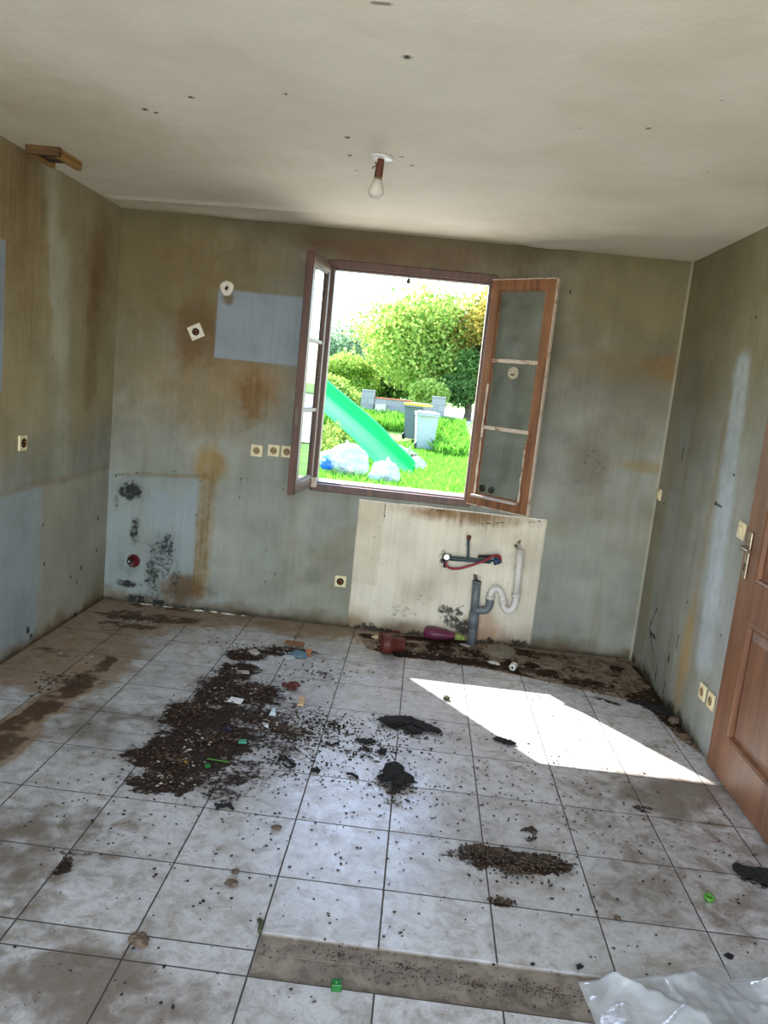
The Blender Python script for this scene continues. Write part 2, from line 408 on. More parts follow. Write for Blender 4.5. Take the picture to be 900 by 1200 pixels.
# ---- left wall (x = 0), u = y
us = axis(-3.2, 0, .012); vs = axis(0, H, .012); Y, Z = np.meshgrid(us, vs, indexing='ij')
col = base_paint(Y, Z, 60, .9, .75); mold = np.zeros(Y.shape); strk = np.zeros(Y.shape); Lf = LFT
up = sstep(.95, 1.3, Z + (fbm(Y, Z, 3, 61) - .5) * .3)
col = mixc(col, up, (168, 156, 122), .75)
col = mixc(col, blob(Y, Z, Lf(30, 250), .28, .45, .6, .45, 62), (136, 110, 68), .7)
col = mixc(col, blob(Y, Z, Lf(115, 310), .16, .30, .7, .5, 63), (128, 102, 62), .65)
col = mixc(col, seg(Y, Z, Lf(112, 330), Lf(106, 460), .085, .8, .5, 64), (116, 90, 58), .6)
col = mixc(col, blob(Y, Z, Lf(5, 380), .3, .5, .6, .3, 65), (156, 138, 98), .5)
strk = np.maximum(strk, .38 * blob(Y, Z, Lf(35, 270), .35, .6, .6, .3, 66))
strk = np.maximum(strk, .32 * blob(Y, Z, Lf(110, 330), .18, .5, .6, .3, 67))
col = mixc(col, seg(Y, Z, Lf(58, 185), Lf(74, 420), .075, .7, .7, 68, 8), (182, 180, 160), .85)
strk *= 1 - .9 * seg(Y, Z, Lf(58, 185), Lf(74, 420), .06, .6, .4, 68, 8)
col = mixc(col, seg(Y, Z, Lf(72, 300), Lf(72, 560), .10, .7, .4, 69), (172, 174, 156), .6)
low = sstep(.90, .84, Z + (fbm(Y, Z, 6, 70) - .5) * .05)
col = mixc(col, low, (166, 164, 148), .7)
panel = rect(Y, Z, -3.2, -.90, .0, .865, .012, .012, 71)
col = mixc(col, panel, (156, 168, 174), .85)
col = mixc(col, rect(Y, Z, -3.2, -1.325, 1.375, 2.055, .006), COOL, .95); strk *= 1 - rect(Y, Z, -3.2, -1.325, 1.375, 2.055, .006)
for a, b_ in [((40, 566), (75, 562)), ((75, 562), (135, 545)), ((0, 580), (40, 568))]:
    mold = np.maximum(mold, .45 * seg(Y, Z, Lf(*a), Lf(*b_), .010, .8, .9, 72, 12)); col = mixc(col, seg(Y, Z, Lf(*a), Lf(*b_), .02, .8, .6, 73), (132, 116, 82), .4)
foot = sstep(.12, .0, Z + (fbm(Y, Z, 8, 74) - .5) * .16)
col = mixc(col, foot, (112, 82, 50), .8); col = mixc(col, sstep(-.35, -.05, Y) * sstep(.5, .0, Z), (120, 102, 70), .6)
mold = np.maximum(mold, .5 * foot)
col = mixc(col, sstep(.04, .0, Z + (fbm(Y, Z, 14, 59) - .5) * .03), (70, 52, 34), .8)
for p, r_ in [((115, 607), .014), ((113, 645), .012), ((95, 665), .014), ((83, 676), .012), ((90, 682), .01), ((50, 615), .008), ((33, 738), .02), ((36, 745), .014), ((88, 725), .03), ((52, 660), .01)]:
    mold = np.maximum(mold, blob(Y, Z, Lf(*p), r_, r_ * 1.3, .6, .3, 75, 40) * 1.2)
mask = np.stack([mold, strk, mold * 0], -1)
wl = grid_mesh('wall_left', us, vs, lambda U, V: np.stack([U * 0, U, V], -1), None, col, mask, m_wall)
struct(wl)
m_plain = mat('plain_paint', (168, 168, 156), .8, .1, 6)
obj('masonry', box(-.3, -.004, YB, .0, -.3, H + .3), m_plain, wl)

# ---- right wall (x = W)
us = axis(-2.6, 0, .012); Y, Z = np.meshgrid(us, vs, indexing='ij'); Rt = RGT
col = base_paint(Y, Z, 80, 1.25, .7); mold = np.zeros(Y.shape); strk = np.zeros(Y.shape)
col = mixc(col, sstep(1.3, 2.2, Z + (fbm(Y, Z, 2, 81) - .5) * .5), (148, 138, 100), .6)
col = mixc(col, rect(Y, Z, -.22, -.03, 0, H, .03, .02, 82), (150, 140, 112), .5)
col = mixc(col, seg(Y, Z, Rt(868, 440), Rt(826, 770), .10, .5, .2, 83), (180, 190, 196), .9)
col = mixc(col, seg(Y, Z, Rt(856, 460), Rt(800, 790), .035, .8, .7, 84), (150, 134, 100), .55)
col = mixc(col, blob(Y, Z, Rt(800, 780), .07, .3, .6, .3, 85), (170, 142, 92), .7)
col = mixc(col, sstep(-1.05, -1.5, Y) * sstep(.9, .6, Z), (164, 172, 174), .7)
foot = sstep(.09, .0, Z + (fbm(Y, Z, 8, 86) - .5) * .14); mold = np.maximum(mold, .8 * foot); col = mixc(col, foot, (98, 80, 56), .7)
for a, b_ in [((770, 713), (761, 735)), ((761, 735), (765, 765)), ((785, 765), (783, 775)), ((780, 798), (777, 812)), ((762, 740), (768, 748)), ((798, 842), (797, 860)), ((802, 520), (799, 540)), ((770, 780), (767, 800)), ((795, 745), (792, 760)), ((838, 590), (846, 594))]:
    mold = np.maximum(mold, 1.1 * seg(Y, Z, Rt(*a), Rt(*b_), .010, .7, .5, 87, 30))
for p in [(860, 557), (778, 590), (806, 706), (845, 745), (886, 372)]: mold = np.maximum(mold, 1.3 * blob(Y, Z, Rt(*p), .012, .008, .5, .2, 88))
mask = np.stack([mold, strk, mold * 0], -1)
wr = grid_mesh('wall_right', us, vs, lambda U, V: np.stack([U * 0 + W, U, V], -1), None, col, mask, m_wall); struct(wr)
obj('masonry', box(W + .004, W + .3, YB, .0, -.3, H + .3), m_plain, wr)

# ---- ceiling, with the paper sagging along the garden wall
us = axis(0, W, .008); vs = axis(-4.0, 0, .008); X, Y = np.meshgrid(us, vs, indexing='ij')
col = np.ones(X.shape + (3,)) * srgb(232, 224, 206)
col = mixc(col, sstep(.45, .75, fbm(X, Y, 1.2, 90)), (216, 208, 188), .6)
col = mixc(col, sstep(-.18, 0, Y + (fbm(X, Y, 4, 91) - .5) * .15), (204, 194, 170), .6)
col = mixc(col, blob(X, Y, CEI(20, 130), .5, .6, .7, .3, 92), (196, 182, 150), .6)
for p, rr in [((407, 161), .006), ((477, 67), .006), ((410, 182), .005), ((471, 184), .004), ((483, 194), .004), ((418, 200), .003), ((170, 128), .006), ((183, 132), .005), ((224, 114), .005), ((335, 110), .004), ((760, 150), .004)]:
    col = mixc(col, blob(X, Y, CEI(*p), rr * 1.7, rr * 2.0, .5, .15, 93), (30, 24, 18), 1.3)
col = mixc(col, seg(X, Y, CEI(438, 3), CEI(456, 5), .007, .6, .2, 94), (110, 92, 78), .9)
def ceil_z(U, V):
    s = .014 * np.exp(-((U - .75) / .28) ** 2) * np.exp(-((V + .10) / .10) ** 2) + .016 * np.exp(-((U - 2.60) / .16) ** 2) * np.exp(-((V + .07) / .07) ** 2)
    s = s + .010 * np.exp(-((V + .28 + .12 * U) / .05) ** 2) * sstep(1.9, 1.2, U) + .006 * (fbm(U, V, 1.5, 95) - .5)
    s = s * sstep(0, -.03, V) * sstep(0, .04, U) * sstep(W, W - .04, U)
    return np.stack([U, V, H - np.maximum(s, 0)], -1)
m_ceil, nt, b = new_mat('old_ceiling_paper')
at = nt.nodes.new('ShaderNodeAttribute'); at.attribute_name = 'tint'
c_ = mix_n(nt, ramp_n(nt, noise_n(nt, coords(nt), 2.5, 6, .6), .35, .7, 0, .25), at.outputs['Color'], srgb(205, 198, 172), 'MULTIPLY')
c_ = mix_n(nt, ramp_n(nt, noise_n(nt, coords(nt), 26, 2, .5), .775, .80, 0, .6), c_, srgb(90, 80, 64))
L(nt, c_, b.inputs['Base Color']); b.inputs['Roughness'].default_value = .7; b.inputs['Specular IOR Level'].default_value = .3
bump_n(nt, b, noise_n(nt, coords(nt), 5, 6, .6), .4, .012)
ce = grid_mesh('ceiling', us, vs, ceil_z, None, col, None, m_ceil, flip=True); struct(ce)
for p in ce.data.polygons: p.use_smooth = True
obj('slab', box(-.3, W + .3, YB, WT, H + .004, H + .3), m_plain, ce)

# ---- floor
edge_y, line_y, row_y = -2.938, -3.115, TY - TS
us = axis(0, W, .0085, [TX + 3 * TS + TS * 0 + 0.0, 1.690, 1.693]); vs = axis(-3.6, 0, .0085, [edge_y, edge_y - .003, line_y, line_y + .004])
X, Y = np.meshgrid(us, vs, indexing='ij'); FL = FLR
soil = np.zeros(X.shape); brown = np.zeros(X.shape); grime = np.zeros(X.shape)
def addm(a, m, k=1.0): return np.maximum(a, m * k)
for p, rx, ry, k in [((165, 722), .42, .12, 1.0), ((150, 733), .22, .07, 1.1), ((190, 712), .3, .06, 1.0)]: brown = addm(brown, blob(X, Y, FL(*p), rx, ry, .5, .5, 101, 8), k)
for a, b_, w, k in [((45, 760), (90, 768), .045, .9), ((70, 768), (135, 770), .03, 1.0), ((130, 772), (85, 808), .055, 1.15), ((100, 795), (50, 830), .08, 1.25), ((60, 820), (0, 862), .06, 1.2), ((40, 835), (0, 885), .07, 1.0), ((0, 786), (10, 790), .04, .8), ((10, 800), (60, 812), .04, .6)]:
    brown = addm(brown, seg(X, Y, FL(*a), FL(*b_), w, .6, .5, 102, 9), k)
brown = addm(brown, sstep(.75, .35, X + (fbm(X, Y, 4, 113) - .5) * .5) * sstep(-1.75, -1.2, Y), .68)
brown = addm(brown, sstep(-.45, -.1, Y + (fbm(X, Y, 5, 103) - .5) * .4), .66)
brown = addm(brown, sstep(.9, .2, X) * sstep(-1.2, -.3, Y), .5)
pts = [FL(*p) for p in [(418, 742), (520, 748), (640, 765), (745, 775), (830, 890), (790, 862), (770, 830), (700, 812), (600, 790), (520, 775), (465, 770), (430, 760)]]
hb = inpoly(X, Y, pts)
brown = addm(brown, hb, .84); soil = addm(soil, hb * sstep(.4, .65, fbm(X, Y, 9, 104)), .75)
for a, b_, w, k in [((470, 765), (600, 782), .07, 1.0), ((600, 785), (700, 800), .05, .7), ((430, 745), (560, 752), .05, .9), ((745, 782), (835, 890), .025, 1.0), ((700, 818), (725, 826), .03, .8), ((760, 826), (800, 856), .06, 1.0)]:
    soil = addm(soil, seg(X, Y, FL(*a), FL(*b_), w, .6, .5, 105, 11), k)
# the heap of swept soil
for p, rx, ry, k in [((290, 768), .13, .09, 1.0), ((340, 762), .17, .05, .95), ((262, 815), .17, .18, 1.05), ((300, 812), .16, .16, .85), ((225, 832), .12, .14, 1.05), ((245, 865), .20, .18, 1.1), ((205, 890), .20, .16, 1.15), ((190, 915), .17, .10, .95), ((250, 925), .16, .10, .6), ((275, 790), .12, .12, .8), ((350, 840), .25, .15, .5), ((330, 880), .15, .15, .45), ((420, 842), .2, .04, .35),
                     ((282, 785), .12, .10, 1.0), ((255, 800), .12, .12, .9), ((285, 835), .20, .14, .8), ((240, 845), .18, .16, 1.05), ((215, 875), .2, .16, 1.1), ((330, 800), .2, .14, .4), ((315, 765), .2, .05, .85), ((290, 860), .25, .2, .62), ((230, 900), .3, .14, .72), ((600, 1010), .19, .065, 1.15), ((645, 1012), .10, .04, .9), ((560, 1000), .08, .05, .9), ((478, 850), .13, .05, .7), ((462, 915), .09, .08, .6), ((462, 940), .05, .04, .5), ((885, 1028), .08, .10, .7), ((75, 1015), .03, .06, .9), ((85, 1000), .10, .02, .55), ((755, 948), .05, .03, .8), ((590, 1058), .05, .02, .8)]:
    soil = addm(soil, blob(X, Y, FL(*p), rx, ry, .55, .4, 106, 7), k)
grime = .55 * fbm(X, Y, 2.0, 107) + .25 * sstep(.5, .8, fbm(X, Y, 6, 108))
for p, rx, ry, k in [((40, 1010), .4, .3, .5), ((110, 850), .5, .3, .35), ((800, 1000), .5, .4, .45), ((700, 1060), .4, .2, .4), ((60, 1150), .4, .2, .3), ((780, 930), .3, .12, .45), ((250, 1170), .6, .15, .4)]:
    grime = grime + k * blob(X, Y, FL(*p), rx, ry, .8, .3, 109, 4)
grime = grime * (1 - .75 * blob(X, Y, FL(480, 960), .75, .9, .8, .1, 110)) 
# bare cement where a partition stood
cem = (X > 1.692) * (Y < edge_y - .0015) * (Y > line_y + .002)
cem2 = np.clip((X > 1.692) * (Y < edge_y - .0015) * 1.0 * (Y > line_y + .002), 0, 1)
third = cem2
def floor_z(U, V):
    d = (U > 1.6915) * (V < edge_y - .0012) * (V > line_y + .002)
    return np.stack([U, V, -.009 * d + .002 * d * fbm(U, V, 14, 111)], -1)
m_floor, nt, b = new_mat('dirty_marbled_tiles')
geo = nt.nodes.new('ShaderNodeNewGeometry'); sx = nt.nodes.new('ShaderNodeSeparateXYZ'); L(nt, geo.outputs['Position'], sx.inputs[0])
px_, py_ = sx.outputs[0], sx.outputs[1]
def gline(v, off, w):    # distance to the joint grid
    t = math_n(nt, 'PINGPONG', math_n(nt, 'SUBTRACT', v, off), TS / 2)
    return t
dx = gline(px_, TX - 4 * TS, 0); 
upper = math_n(nt, 'GREATER_THAN', py_, row_y - .02)
dy1 = gline(py_, TY - 12 * TS, 0)
dyU = math_n(nt, 'ADD', dy1, math_n(nt, 'MULTIPLY', math_n(nt, 'LESS_THAN', py_, row_y - .03), 9))
dy2 = math_n(nt, 'ABSOLUTE', math_n(nt, 'SUBTRACT', py_, line_y))
dy3 = math_n(nt, 'ABSOLUTE', math_n(nt, 'SUBTRACT', py_, line_y - TS))
dd = math_n(nt, 'MINIMUM', math_n(nt, 'MINIMUM', dx, dyU), math_n(nt, 'MINIMUM', dy2, dy3))
jn = noise_n(nt, coords(nt), 30, 3)
joint = ramp_n(nt, math_n(nt, 'ADD', dd, math_n(nt, 'MULTIPLY', math_n(nt, 'SUBTRACT', jn, .5), .0012)), .0016, .0034, 1, 0)
mk = nt.nodes.new('ShaderNodeAttribute'); mk.attribute_name = 'mask'
sp = nt.nodes.new('ShaderNodeSeparateColor'); L(nt, mk.outputs['Color'], sp.inputs[0])
ck = nt.nodes.new('ShaderNodeAttribute'); ck.attribute_name = 'tint'
cs = nt.nodes.new('ShaderNodeSeparateColor'); L(nt, ck.outputs['Color'], cs.inputs[0]); cement = cs.outputs[0]
# every tile gets its own marbling offset
ix = math_n(nt, 'FLOOR', math_n(nt, 'DIVIDE', math_n(nt, 'SUBTRACT', px_, TX - 4 * TS), TS)); iy = math_n(nt, 'FLOOR', math_n(nt, 'DIVIDE', math_n(nt, 'SUBTRACT', py_, TY - 12 * TS), TS))
cb = nt.nodes.new('ShaderNodeCombineXYZ'); L(nt, ix, cb.inputs[0]); L(nt, iy, cb.inputs[1])
wnz = nt.nodes.new('ShaderNodeTexWhiteNoise'); wnz.noise_dimensions = '2D'; L(nt, cb.outputs[0], wnz.inputs['Vector'])
va = nt.nodes.new('ShaderNodeVectorMath'); va.operation = 'MULTIPLY_ADD'; L(nt, wnz.outputs['Color'], va.inputs[0]); va.inputs[1].default_value = (9, 9, 9); L(nt, geo.outputs['Position'], va.inputs[2])
mar = noise_n(nt, va.outputs[0], 10, 9, .72, .7)
mar2 = noise_n(nt, va.outputs[0], 24, 6, .7, .8)
tile = mix_n(nt, ramp_n(nt, mar, .30, .60), srgb(158, 152, 148), srgb(203, 205, 210))
tile = mix_n(nt, ramp_n(nt, mar2, .50, .68, 0, .5), tile, srgb(142, 130, 118))
vf = noise_n(nt, coords(nt), 130, 5, .75)
tile = mix_n(nt, ramp_n(nt, vf, .52, .70, 0, .45), tile, srgb(112, 100, 90))
tile = mix_n(nt, ramp_n(nt, wnz.outputs['Value'], 0, 1, 0, .25), tile, srgb(150, 146, 142))
gn = noise_n(nt, coords(nt), 11, 8, .7, .6); gn2 = noise_n(nt, coords(nt), 48, 6, .7)
gr = math_n(nt, 'ADD', sp.outputs[2], math_n(nt, 'MULTIPLY', math_n(nt, 'SUBTRACT', gn, .5), 1.5))
tile = mix_n(nt, ramp_n(nt, gr, .30, .95, 0, .85), tile, srgb(104, 92, 80))
sk = noise_n(nt, coords(nt), 75, 2, .5)
tile = mix_n(nt, ramp_n(nt, math_n(nt, 'ADD', sk, math_n(nt, 'MULTIPLY', sp.outputs[2], .05)), .73, .76, 0, .85), tile, srgb(58, 48, 40))
bn = math_n(nt, 'ADD', sp.outputs[1], math_n(nt, 'MULTIPLY', math_n(nt, 'SUBTRACT', gn, .5), 1.1))
c2 = mix_n(nt, ramp_n(nt, bn, .05, .50, 0, .75), tile, srgb(134, 104, 66))
c2 = mix_n(nt, ramp_n(nt, bn, .70, 1.02, 0, .92), c2, srgb(70, 44, 22))
cemc = mix_n(nt, ramp_n(nt, gn, .3, .7), srgb(98, 88, 78), srgb(150, 140, 128)); cemc = mix_n(nt, ramp_n(nt, gn2, .52, .7, 0, .7), cemc, srgb(66, 56, 46))
c2 = mix_n(nt, joint, c2, srgb(62, 56, 52))
c2 = mix_n(nt, cement, c2, cemc)
sn = math_n(nt, 'ADD', sp.outputs[0], math_n(nt, 'ADD', math_n(nt, 'MULTIPLY', math_n(nt, 'SUBTRACT', gn2, .5), 1.5), math_n(nt, 'MULTIPLY', math_n(nt, 'SUBTRACT', gn, .5), .7)))
sfac = ramp_n(nt, sn, .36, .70, 0, .98)
soilc = mix_n(nt, ramp_n(nt, noise_n(nt, coords(nt), 90, 4, .7), .35, .7), srgb(20, 15, 11), srgb(70, 50, 36))
c2 = mix_n(nt, math_n(nt, 'MULTIPLY', sfac, ramp_n(nt, sp.outputs[0], .02, .2)), c2, soilc)
L(nt, c2, b.inputs['Base Color'])
rg = math_n(nt, 'ADD', ramp_n(nt, gn, .3, .7, .20, .42), math_n(nt, 'ADD', math_n(nt, 'MULTIPLY', sfac, .4), math_n(nt, 'MULTIPLY', math_n(nt, 'ADD', joint, cement, clamp=True), .4)), clamp=True)
rg = math_n(nt, 'ADD', rg, ramp_n(nt, bn, .2, .8, 0, .3), clamp=True)
L(nt, rg, b.inputs['Roughness']); L(nt, ramp_n(nt, sfac, 0, 1, .5, .1), b.inputs['Specular IOR Level'])
h = math_n(nt, 'ADD', math_n(nt, 'MULTIPLY', mar, .5), math_n(nt, 'MULTIPLY', joint, -1.0)); h = math_n(nt, 'ADD', h, math_n(nt, 'MULTIPLY', sfac, math_n(nt, 'MULTIPLY', gn2, 2.0)))
bump_n(nt, b, h, .45, .004)
tnt = np.stack([third, third, third], -1) * 1.0
fl = grid_mesh('floor', us, vs, floor_z, None, tnt, np.stack([np.clip(soil, 0, 1.2), np.clip(brown, 0, 1.3), np.clip(grime, 0, 1)], -1), m_floor); struct(fl)
fo = box(-.3, W + .3, YB, -3.6, -.3, 0); obj('rear_tiles', fo, m_floor, fl)
obj('slab', box(-.3, W + .3, -3.6, WT, -.3, -.012), m_plain, fl)
# the far end of the next room, unseen, opening added to let light in
bm = bmesh.new()
bx(bm, -.3, .3, YB, YB + .2, -.3, H + .3); bx(bm, W - .3, W + .3, YB, YB + .2, -.3, H + .3)
bx(bm, .3, W - .3, YB, YB + .2, -.3, .15); bx(bm, .3, W - .3, YB, YB + .2, 2.45, H + .3)
struct(obj('wall_front', bm, m_plain))

# ---- cream patch of bare plaster behind the missing sink
pp = [BAK(421, 587), BAK(641, 608), BAK(622, 757), BAK(410, 727)]
cx0, cx1 = 1.632, 2.830; cz1 = .852
us = axis(cx0, cx1, .008); vs = axis(0.004, cz1, .008); X, Z = np.meshgrid(us, vs, indexing='ij')
col = np.ones(X.shape + (3,)) * srgb(*CREAM)
col = mixc(col, sstep(.5, .75, fbm(X, Z, 3, 120)), (204, 192, 168), .6)
col = mixc(col, blob(X, Z, BAK(540, 602), .35, .05, .6, .4, 121), (150, 112, 70), .85)
col = mixc(col, sstep(.16, .0, Z + (fbm(X, Z, 6, 122) - .5) * .14), (128, 104, 76), .85)
col = mixc(col, blob(X, Z, BAK(565, 735), .10, .12, .5, .3, 123), (176, 136, 104), .7)
col = mixc(col, rect(X, Z, cx0, 1.80, .3, cz1, .004), (214, 204, 178), .6)
mold = .9 * sstep(.07, .0, Z + (fbm(X, Z, 9, 124) - .5) * .08)
for p, rx, rz, a in [((530, 722), .08, .08, .8), ((545, 735), .06, .06, 1.1), ((520, 715), .05, .04, .8), ((548, 595), .25, .03, .55), ((515, 595), .06, .04, .8), ((437, 660), .10, .20, .32), ((435, 700), .05, .05, .4), ((492, 700), .08, .04, .42), ((518, 655), .03, .05, .9), ((582, 684), .09, .06, .35), ((608, 638), .03, .03, .8), ((557, 676), .03, .03, .8), ((556, 640), .03, .07, .35), ((470, 716), .15, .04, .5)]:
    mold = np.maximum(mold, a * blob(X, Z, BAK(*p), rx, rz, .6, .5, 125, 20))
for a, b_, w in [((452, 590), (450, 612), .005), ((560, 614), (590, 612), .004), ((620, 612), (640, 610), .004), ((588, 660), (605, 663), .003)]: mold = np.maximum(mold, seg(X, Z, BAK(*a), BAK(*b_), w, .7, .3, 126))
strk = .5 * blob(X, Z, BAK(548, 606), .3, .07, .6, .4, 127)
edge = np.minimum(np.minimum(X - cx0, cx1 - X), cz1 - Z)
m_cream = wall_material('bare_cream_plaster', .9)
cr = grid_mesh('plaster_patch', us, vs, lambda U, V: np.stack([U + .006 * (fbm(U, V, 9, 128) - .5) * (np.minimum(U - cx0, cx1 - U) < .01), -.006 * (np.minimum(np.minimum(U - cx0, cx1 - U), cz1 - V) > .001) - .001 + U * 0, V + .010 * (fbm(U, V, 7, 129) - .5) * (cz1 - V < .012)], -1), None, col, np.stack([mold, strk, mold * 0], -1), m_cream)
cr.parent = wb
m_chip = mat('broken_white_plaster', (226, 220, 208), .8, .1, 60)
bm = bmesh.new()
for k in range(18):
    t = k / 17; bx(bm, cx0 + t * (cx1 - cx0) * .93 + .0, cx0 + t * (cx1 - cx0) * .93 + .075, -.008 - .006 * random.random() - (.01 if k > 15 else 0), -.0, cz1 - .005 - .004 * random.random(), cz1 + .000 + .004 * random.random(), .001)
obj('broken_edge', bm, m_chip, wb)
# crumbling white render along the foot of the wall
for wall_o, pts in ((wb, [BAK(170 + i * 9, 0) for i in range(9)]),):
    bm = bmesh.new()
    for i in range(30):
        x = .26 + random.random() ** 1.0 * .72; rock(bm, (x, -.008 - random.uniform(0, .012), -.002), random.uniform(.004, .012), .45, 1, i, .5, sx=random.uniform(1, 2.6))
    obj('crumbled_render', bm, m_chip, wb)

# ------------------------------------------------------------------ window
m_wd = wood_mat('dark_brown_joinery', (96, 58, 44), (64, 38, 30), .45, worn=None)
m_wo = wood_mat('sunlit_brown_joinery', (144, 98, 64), (100, 64, 42), .5, worn=(176, 146, 116))  # lighter, oranger copy of the brown joinery; sunlit tone put into the colour
m_pw = mat('flaking_white_paint', (198, 182, 164), .6, .1, 40, dirt=(140, 104, 76), dirt_amt=.10)
m_gap0 = mat('dark_recess', (34, 28, 24), .8)
m_pane = glass_mat('window_glass', .06)
m_dusty = glass_mat('dusty_window_glass', .35, (150, 156, 146))
wf = struct(empty('window_1', (0, 0, 0)))
fw = .045
bm = bmesh.new(); bx(bm, x0 - .02, x0 + fw - .02, -.018, .055, z0 - .02, z1 + .022, .003); obj('jamb', bm, m_wd, wf)
bm = bmesh.new(); bx(bm, x1 - fw + .032, x1 + .03, -.018, .055, z0 - .02, z1 + .022, .003); obj('jamb', bm, m_wd, wf)
bm = bmesh.new(); bx(bm, x0 - .022, x1 + .034, -.024, .055, z1 - .016, z1 + .030, .004); bx(bm, x0 + .02, x1, -.004, .06, z1 - .028, z1 - .0165, .002); obj('head', bm, m_wd, wf)
bm = bmesh.new(); bx(bm, x0 - .015, x1 + .022, -.026, .02, z0 - .026, z0 + .020, .004); bx(bm, x0 + .02, x1, .02, .075, z0 - .01, z0 + .028, .004); obj('sill', bm, m_wd, wf)
bm = bmesh.new(); bx(bm, x0 + .001, x1 - .001, .08, WT + .04, z0 + .001, z0 + .018, .004); obj('outer_sill', bm, m_reveal, wf)
bm = bmesh.new(); lathe(bm, [(0, 0), (.010, .002), (.014, .012), (.010, .026), (.004, .034), (0, .034)], 12, M=Matrix.Translation((1.80, .03, z1 - .066)))
tag(obj('window_catch', bm, mat('tarnished_steel', (98, 86, 76), .5, .2, 60, .6), wf, True), None)

SH = z1 - z0 - .012
def make_sash(name, hinge, ang, length, mw, m_glass, side, label):
    """local x runs from the hinge to the free edge, local -y is the face that looks outdoors when shut"""
    root = empty(name, (hinge[0], hinge[1], z0 + .006), (0, 0, ang))
    s, th = .058, .034
    bm = bmesh.new(); bx(bm, 0, s, -th / 2, th / 2, 0, SH, .003); bx(bm, s, s + .010, -.010, .010, .07, SH - .06, .002); obj('hinge_stile', bm, mw, root)
    bm = bmesh.new(); bx(bm, length - s, length, -th / 2, th / 2, 0, SH, .003); bx(bm, length - s - .010, length - s, -.010, .010, .07, SH - .06, .002)
    obj('meeting_stile', bm, mw, root)
    bm = bmesh.new(); bx(bm, s, length - s, -th / 2, th / 2, SH - .056, SH, .003); bx(bm, s, length - s, -.010, .010, SH - .066, SH - .056, .002); obj('top_rail', bm, mw, root)
    bm = bmesh.new(); bx(bm, s, length - s, -th / 2, th / 2, 0, .066, .003); bx(bm, s, length - s, -.010, .010, .066, .076, .002); obj('bottom_rail', bm, mw, root)
    za, zb = .076, SH - .066
    for k in (1, 2):
        z = za + (zb - za) * k / 3
        bm = bmesh.new(); bx(bm, s + .002, length - s - .002, -.013, .013, z - .011, z + .011, .003); obj('glazing_bar', bm, m_pw if side > 0 else mw, root)
    for k in range(3):
        a = za + (zb - za) * k / 3; c = za + (zb - za) * (k + 1) / 3
        bm = bmesh.new(); bx(bm, s + .004, length - s - .004, -.002, .002, a + (.011 if k else 0), c - (.011 if k < 2 else 0)); obj('pane', bm, m_glass, root)
    return root
# right sash
hx, hy, fx, fy = 2.318, -.036, 2.655, -.335
ang = math.atan2(fy - hy, fx - hx); Ls = math.hypot(fx - hx, fy - hy)
rs_ = make_sash('window_sash', (hx, hy), ang, Ls, m_wo, m_dusty, 1, '')
tag(rs_, 'orange-brown glazed casement opened inwards on the right side of the window, dusty panes', 'window sash')
bm = bmesh.new(); bx(bm, Ls - .002, Ls + .007, -.012, .012, -.004, SH + .004, .002); bx(bm, 0, Ls, -.020, .02, SH, SH + .006, .001); bx(bm, 0, Ls, -.02, .02, -.006, 0, .001); tag(obj('white_edge', bm, m_pw, rs_), 'white painted closing edge')
bm = bmesh.new(); bx(bm, .05, Ls - .07, -.052, -.014, .050, .066, .004, M=None); tag(obj('drip_rail', bm, mat('grey_drip_rail', (168, 158, 152), .5, .1, 40), rs_), 'pale grey rain drip rail')
rnd = random.Random(3)
for xa_, xb_, n_ in ((.050, .064, 16), (Ls - .070, Ls - .060, 9)):
    bm = bmesh.new(); L_ = []
    zs = [.07 + .045 * k for k in range(n_)]
    ring_ = [[bm.verts.new((xx, yy, z)) for xx, yy in ((xa_ + o1, -.0215), (xb_ + o2, -.0215), (xb_ + o2, -.0165), (xa_ + o1, -.0165))] for z in zs for o1, o2 in [(rnd.uniform(-.004, .006), rnd.uniform(-.005, .003))]]
    for p_, q_ in zip(ring_, ring_[1:]):
        for k in range(4): bm.faces.new((p_[k], p_[(k + 1) % 4], q_[(k + 1) % 4], q_[k]))
    bm.faces.new(ring_[0]); bm.faces.new(ring_[-1]); tag(obj('putty', bm, m_pw, rs_), 'flaking pale putty')
# round vent rose on the middle pane, two flat dark discs on the lowest one
m_vent = mat('aged_vent_plastic', (176, 166, 142), .5, .1, 40)
bm = bmesh.new(); lathe(bm, [(0, 0), (.036, 0), (.036, .005), (.027, .008), (.026, .006), (.014, .010), (0, .010)], 26, M=Matrix.Translation((.225, -.002, .82)) @ Matrix.Rotation(R(90), 4, 'X')); vd = tag(obj('vent_rose', bm, m_vent, rs_, True), 'round beige vent rose')
bm = bmesh.new(); bx(bm, .212, .238, -.0135, -.011, .806, .814, .001); obj('vent_slot', bm, m_gap0, vd)
for k in (0, 1):
    bm = bmesh.new(); lathe(bm, [(0, 0), (.022, 0), (.021, .005), (0, .006)], 20, M=Matrix.Translation((.100 + k * .068, -.002, .106)) @ Matrix.Rotation(R(90), 4, 'X')); tag(obj('pane_disc', bm, m_gap0, rs_, True), 'round dark disc')
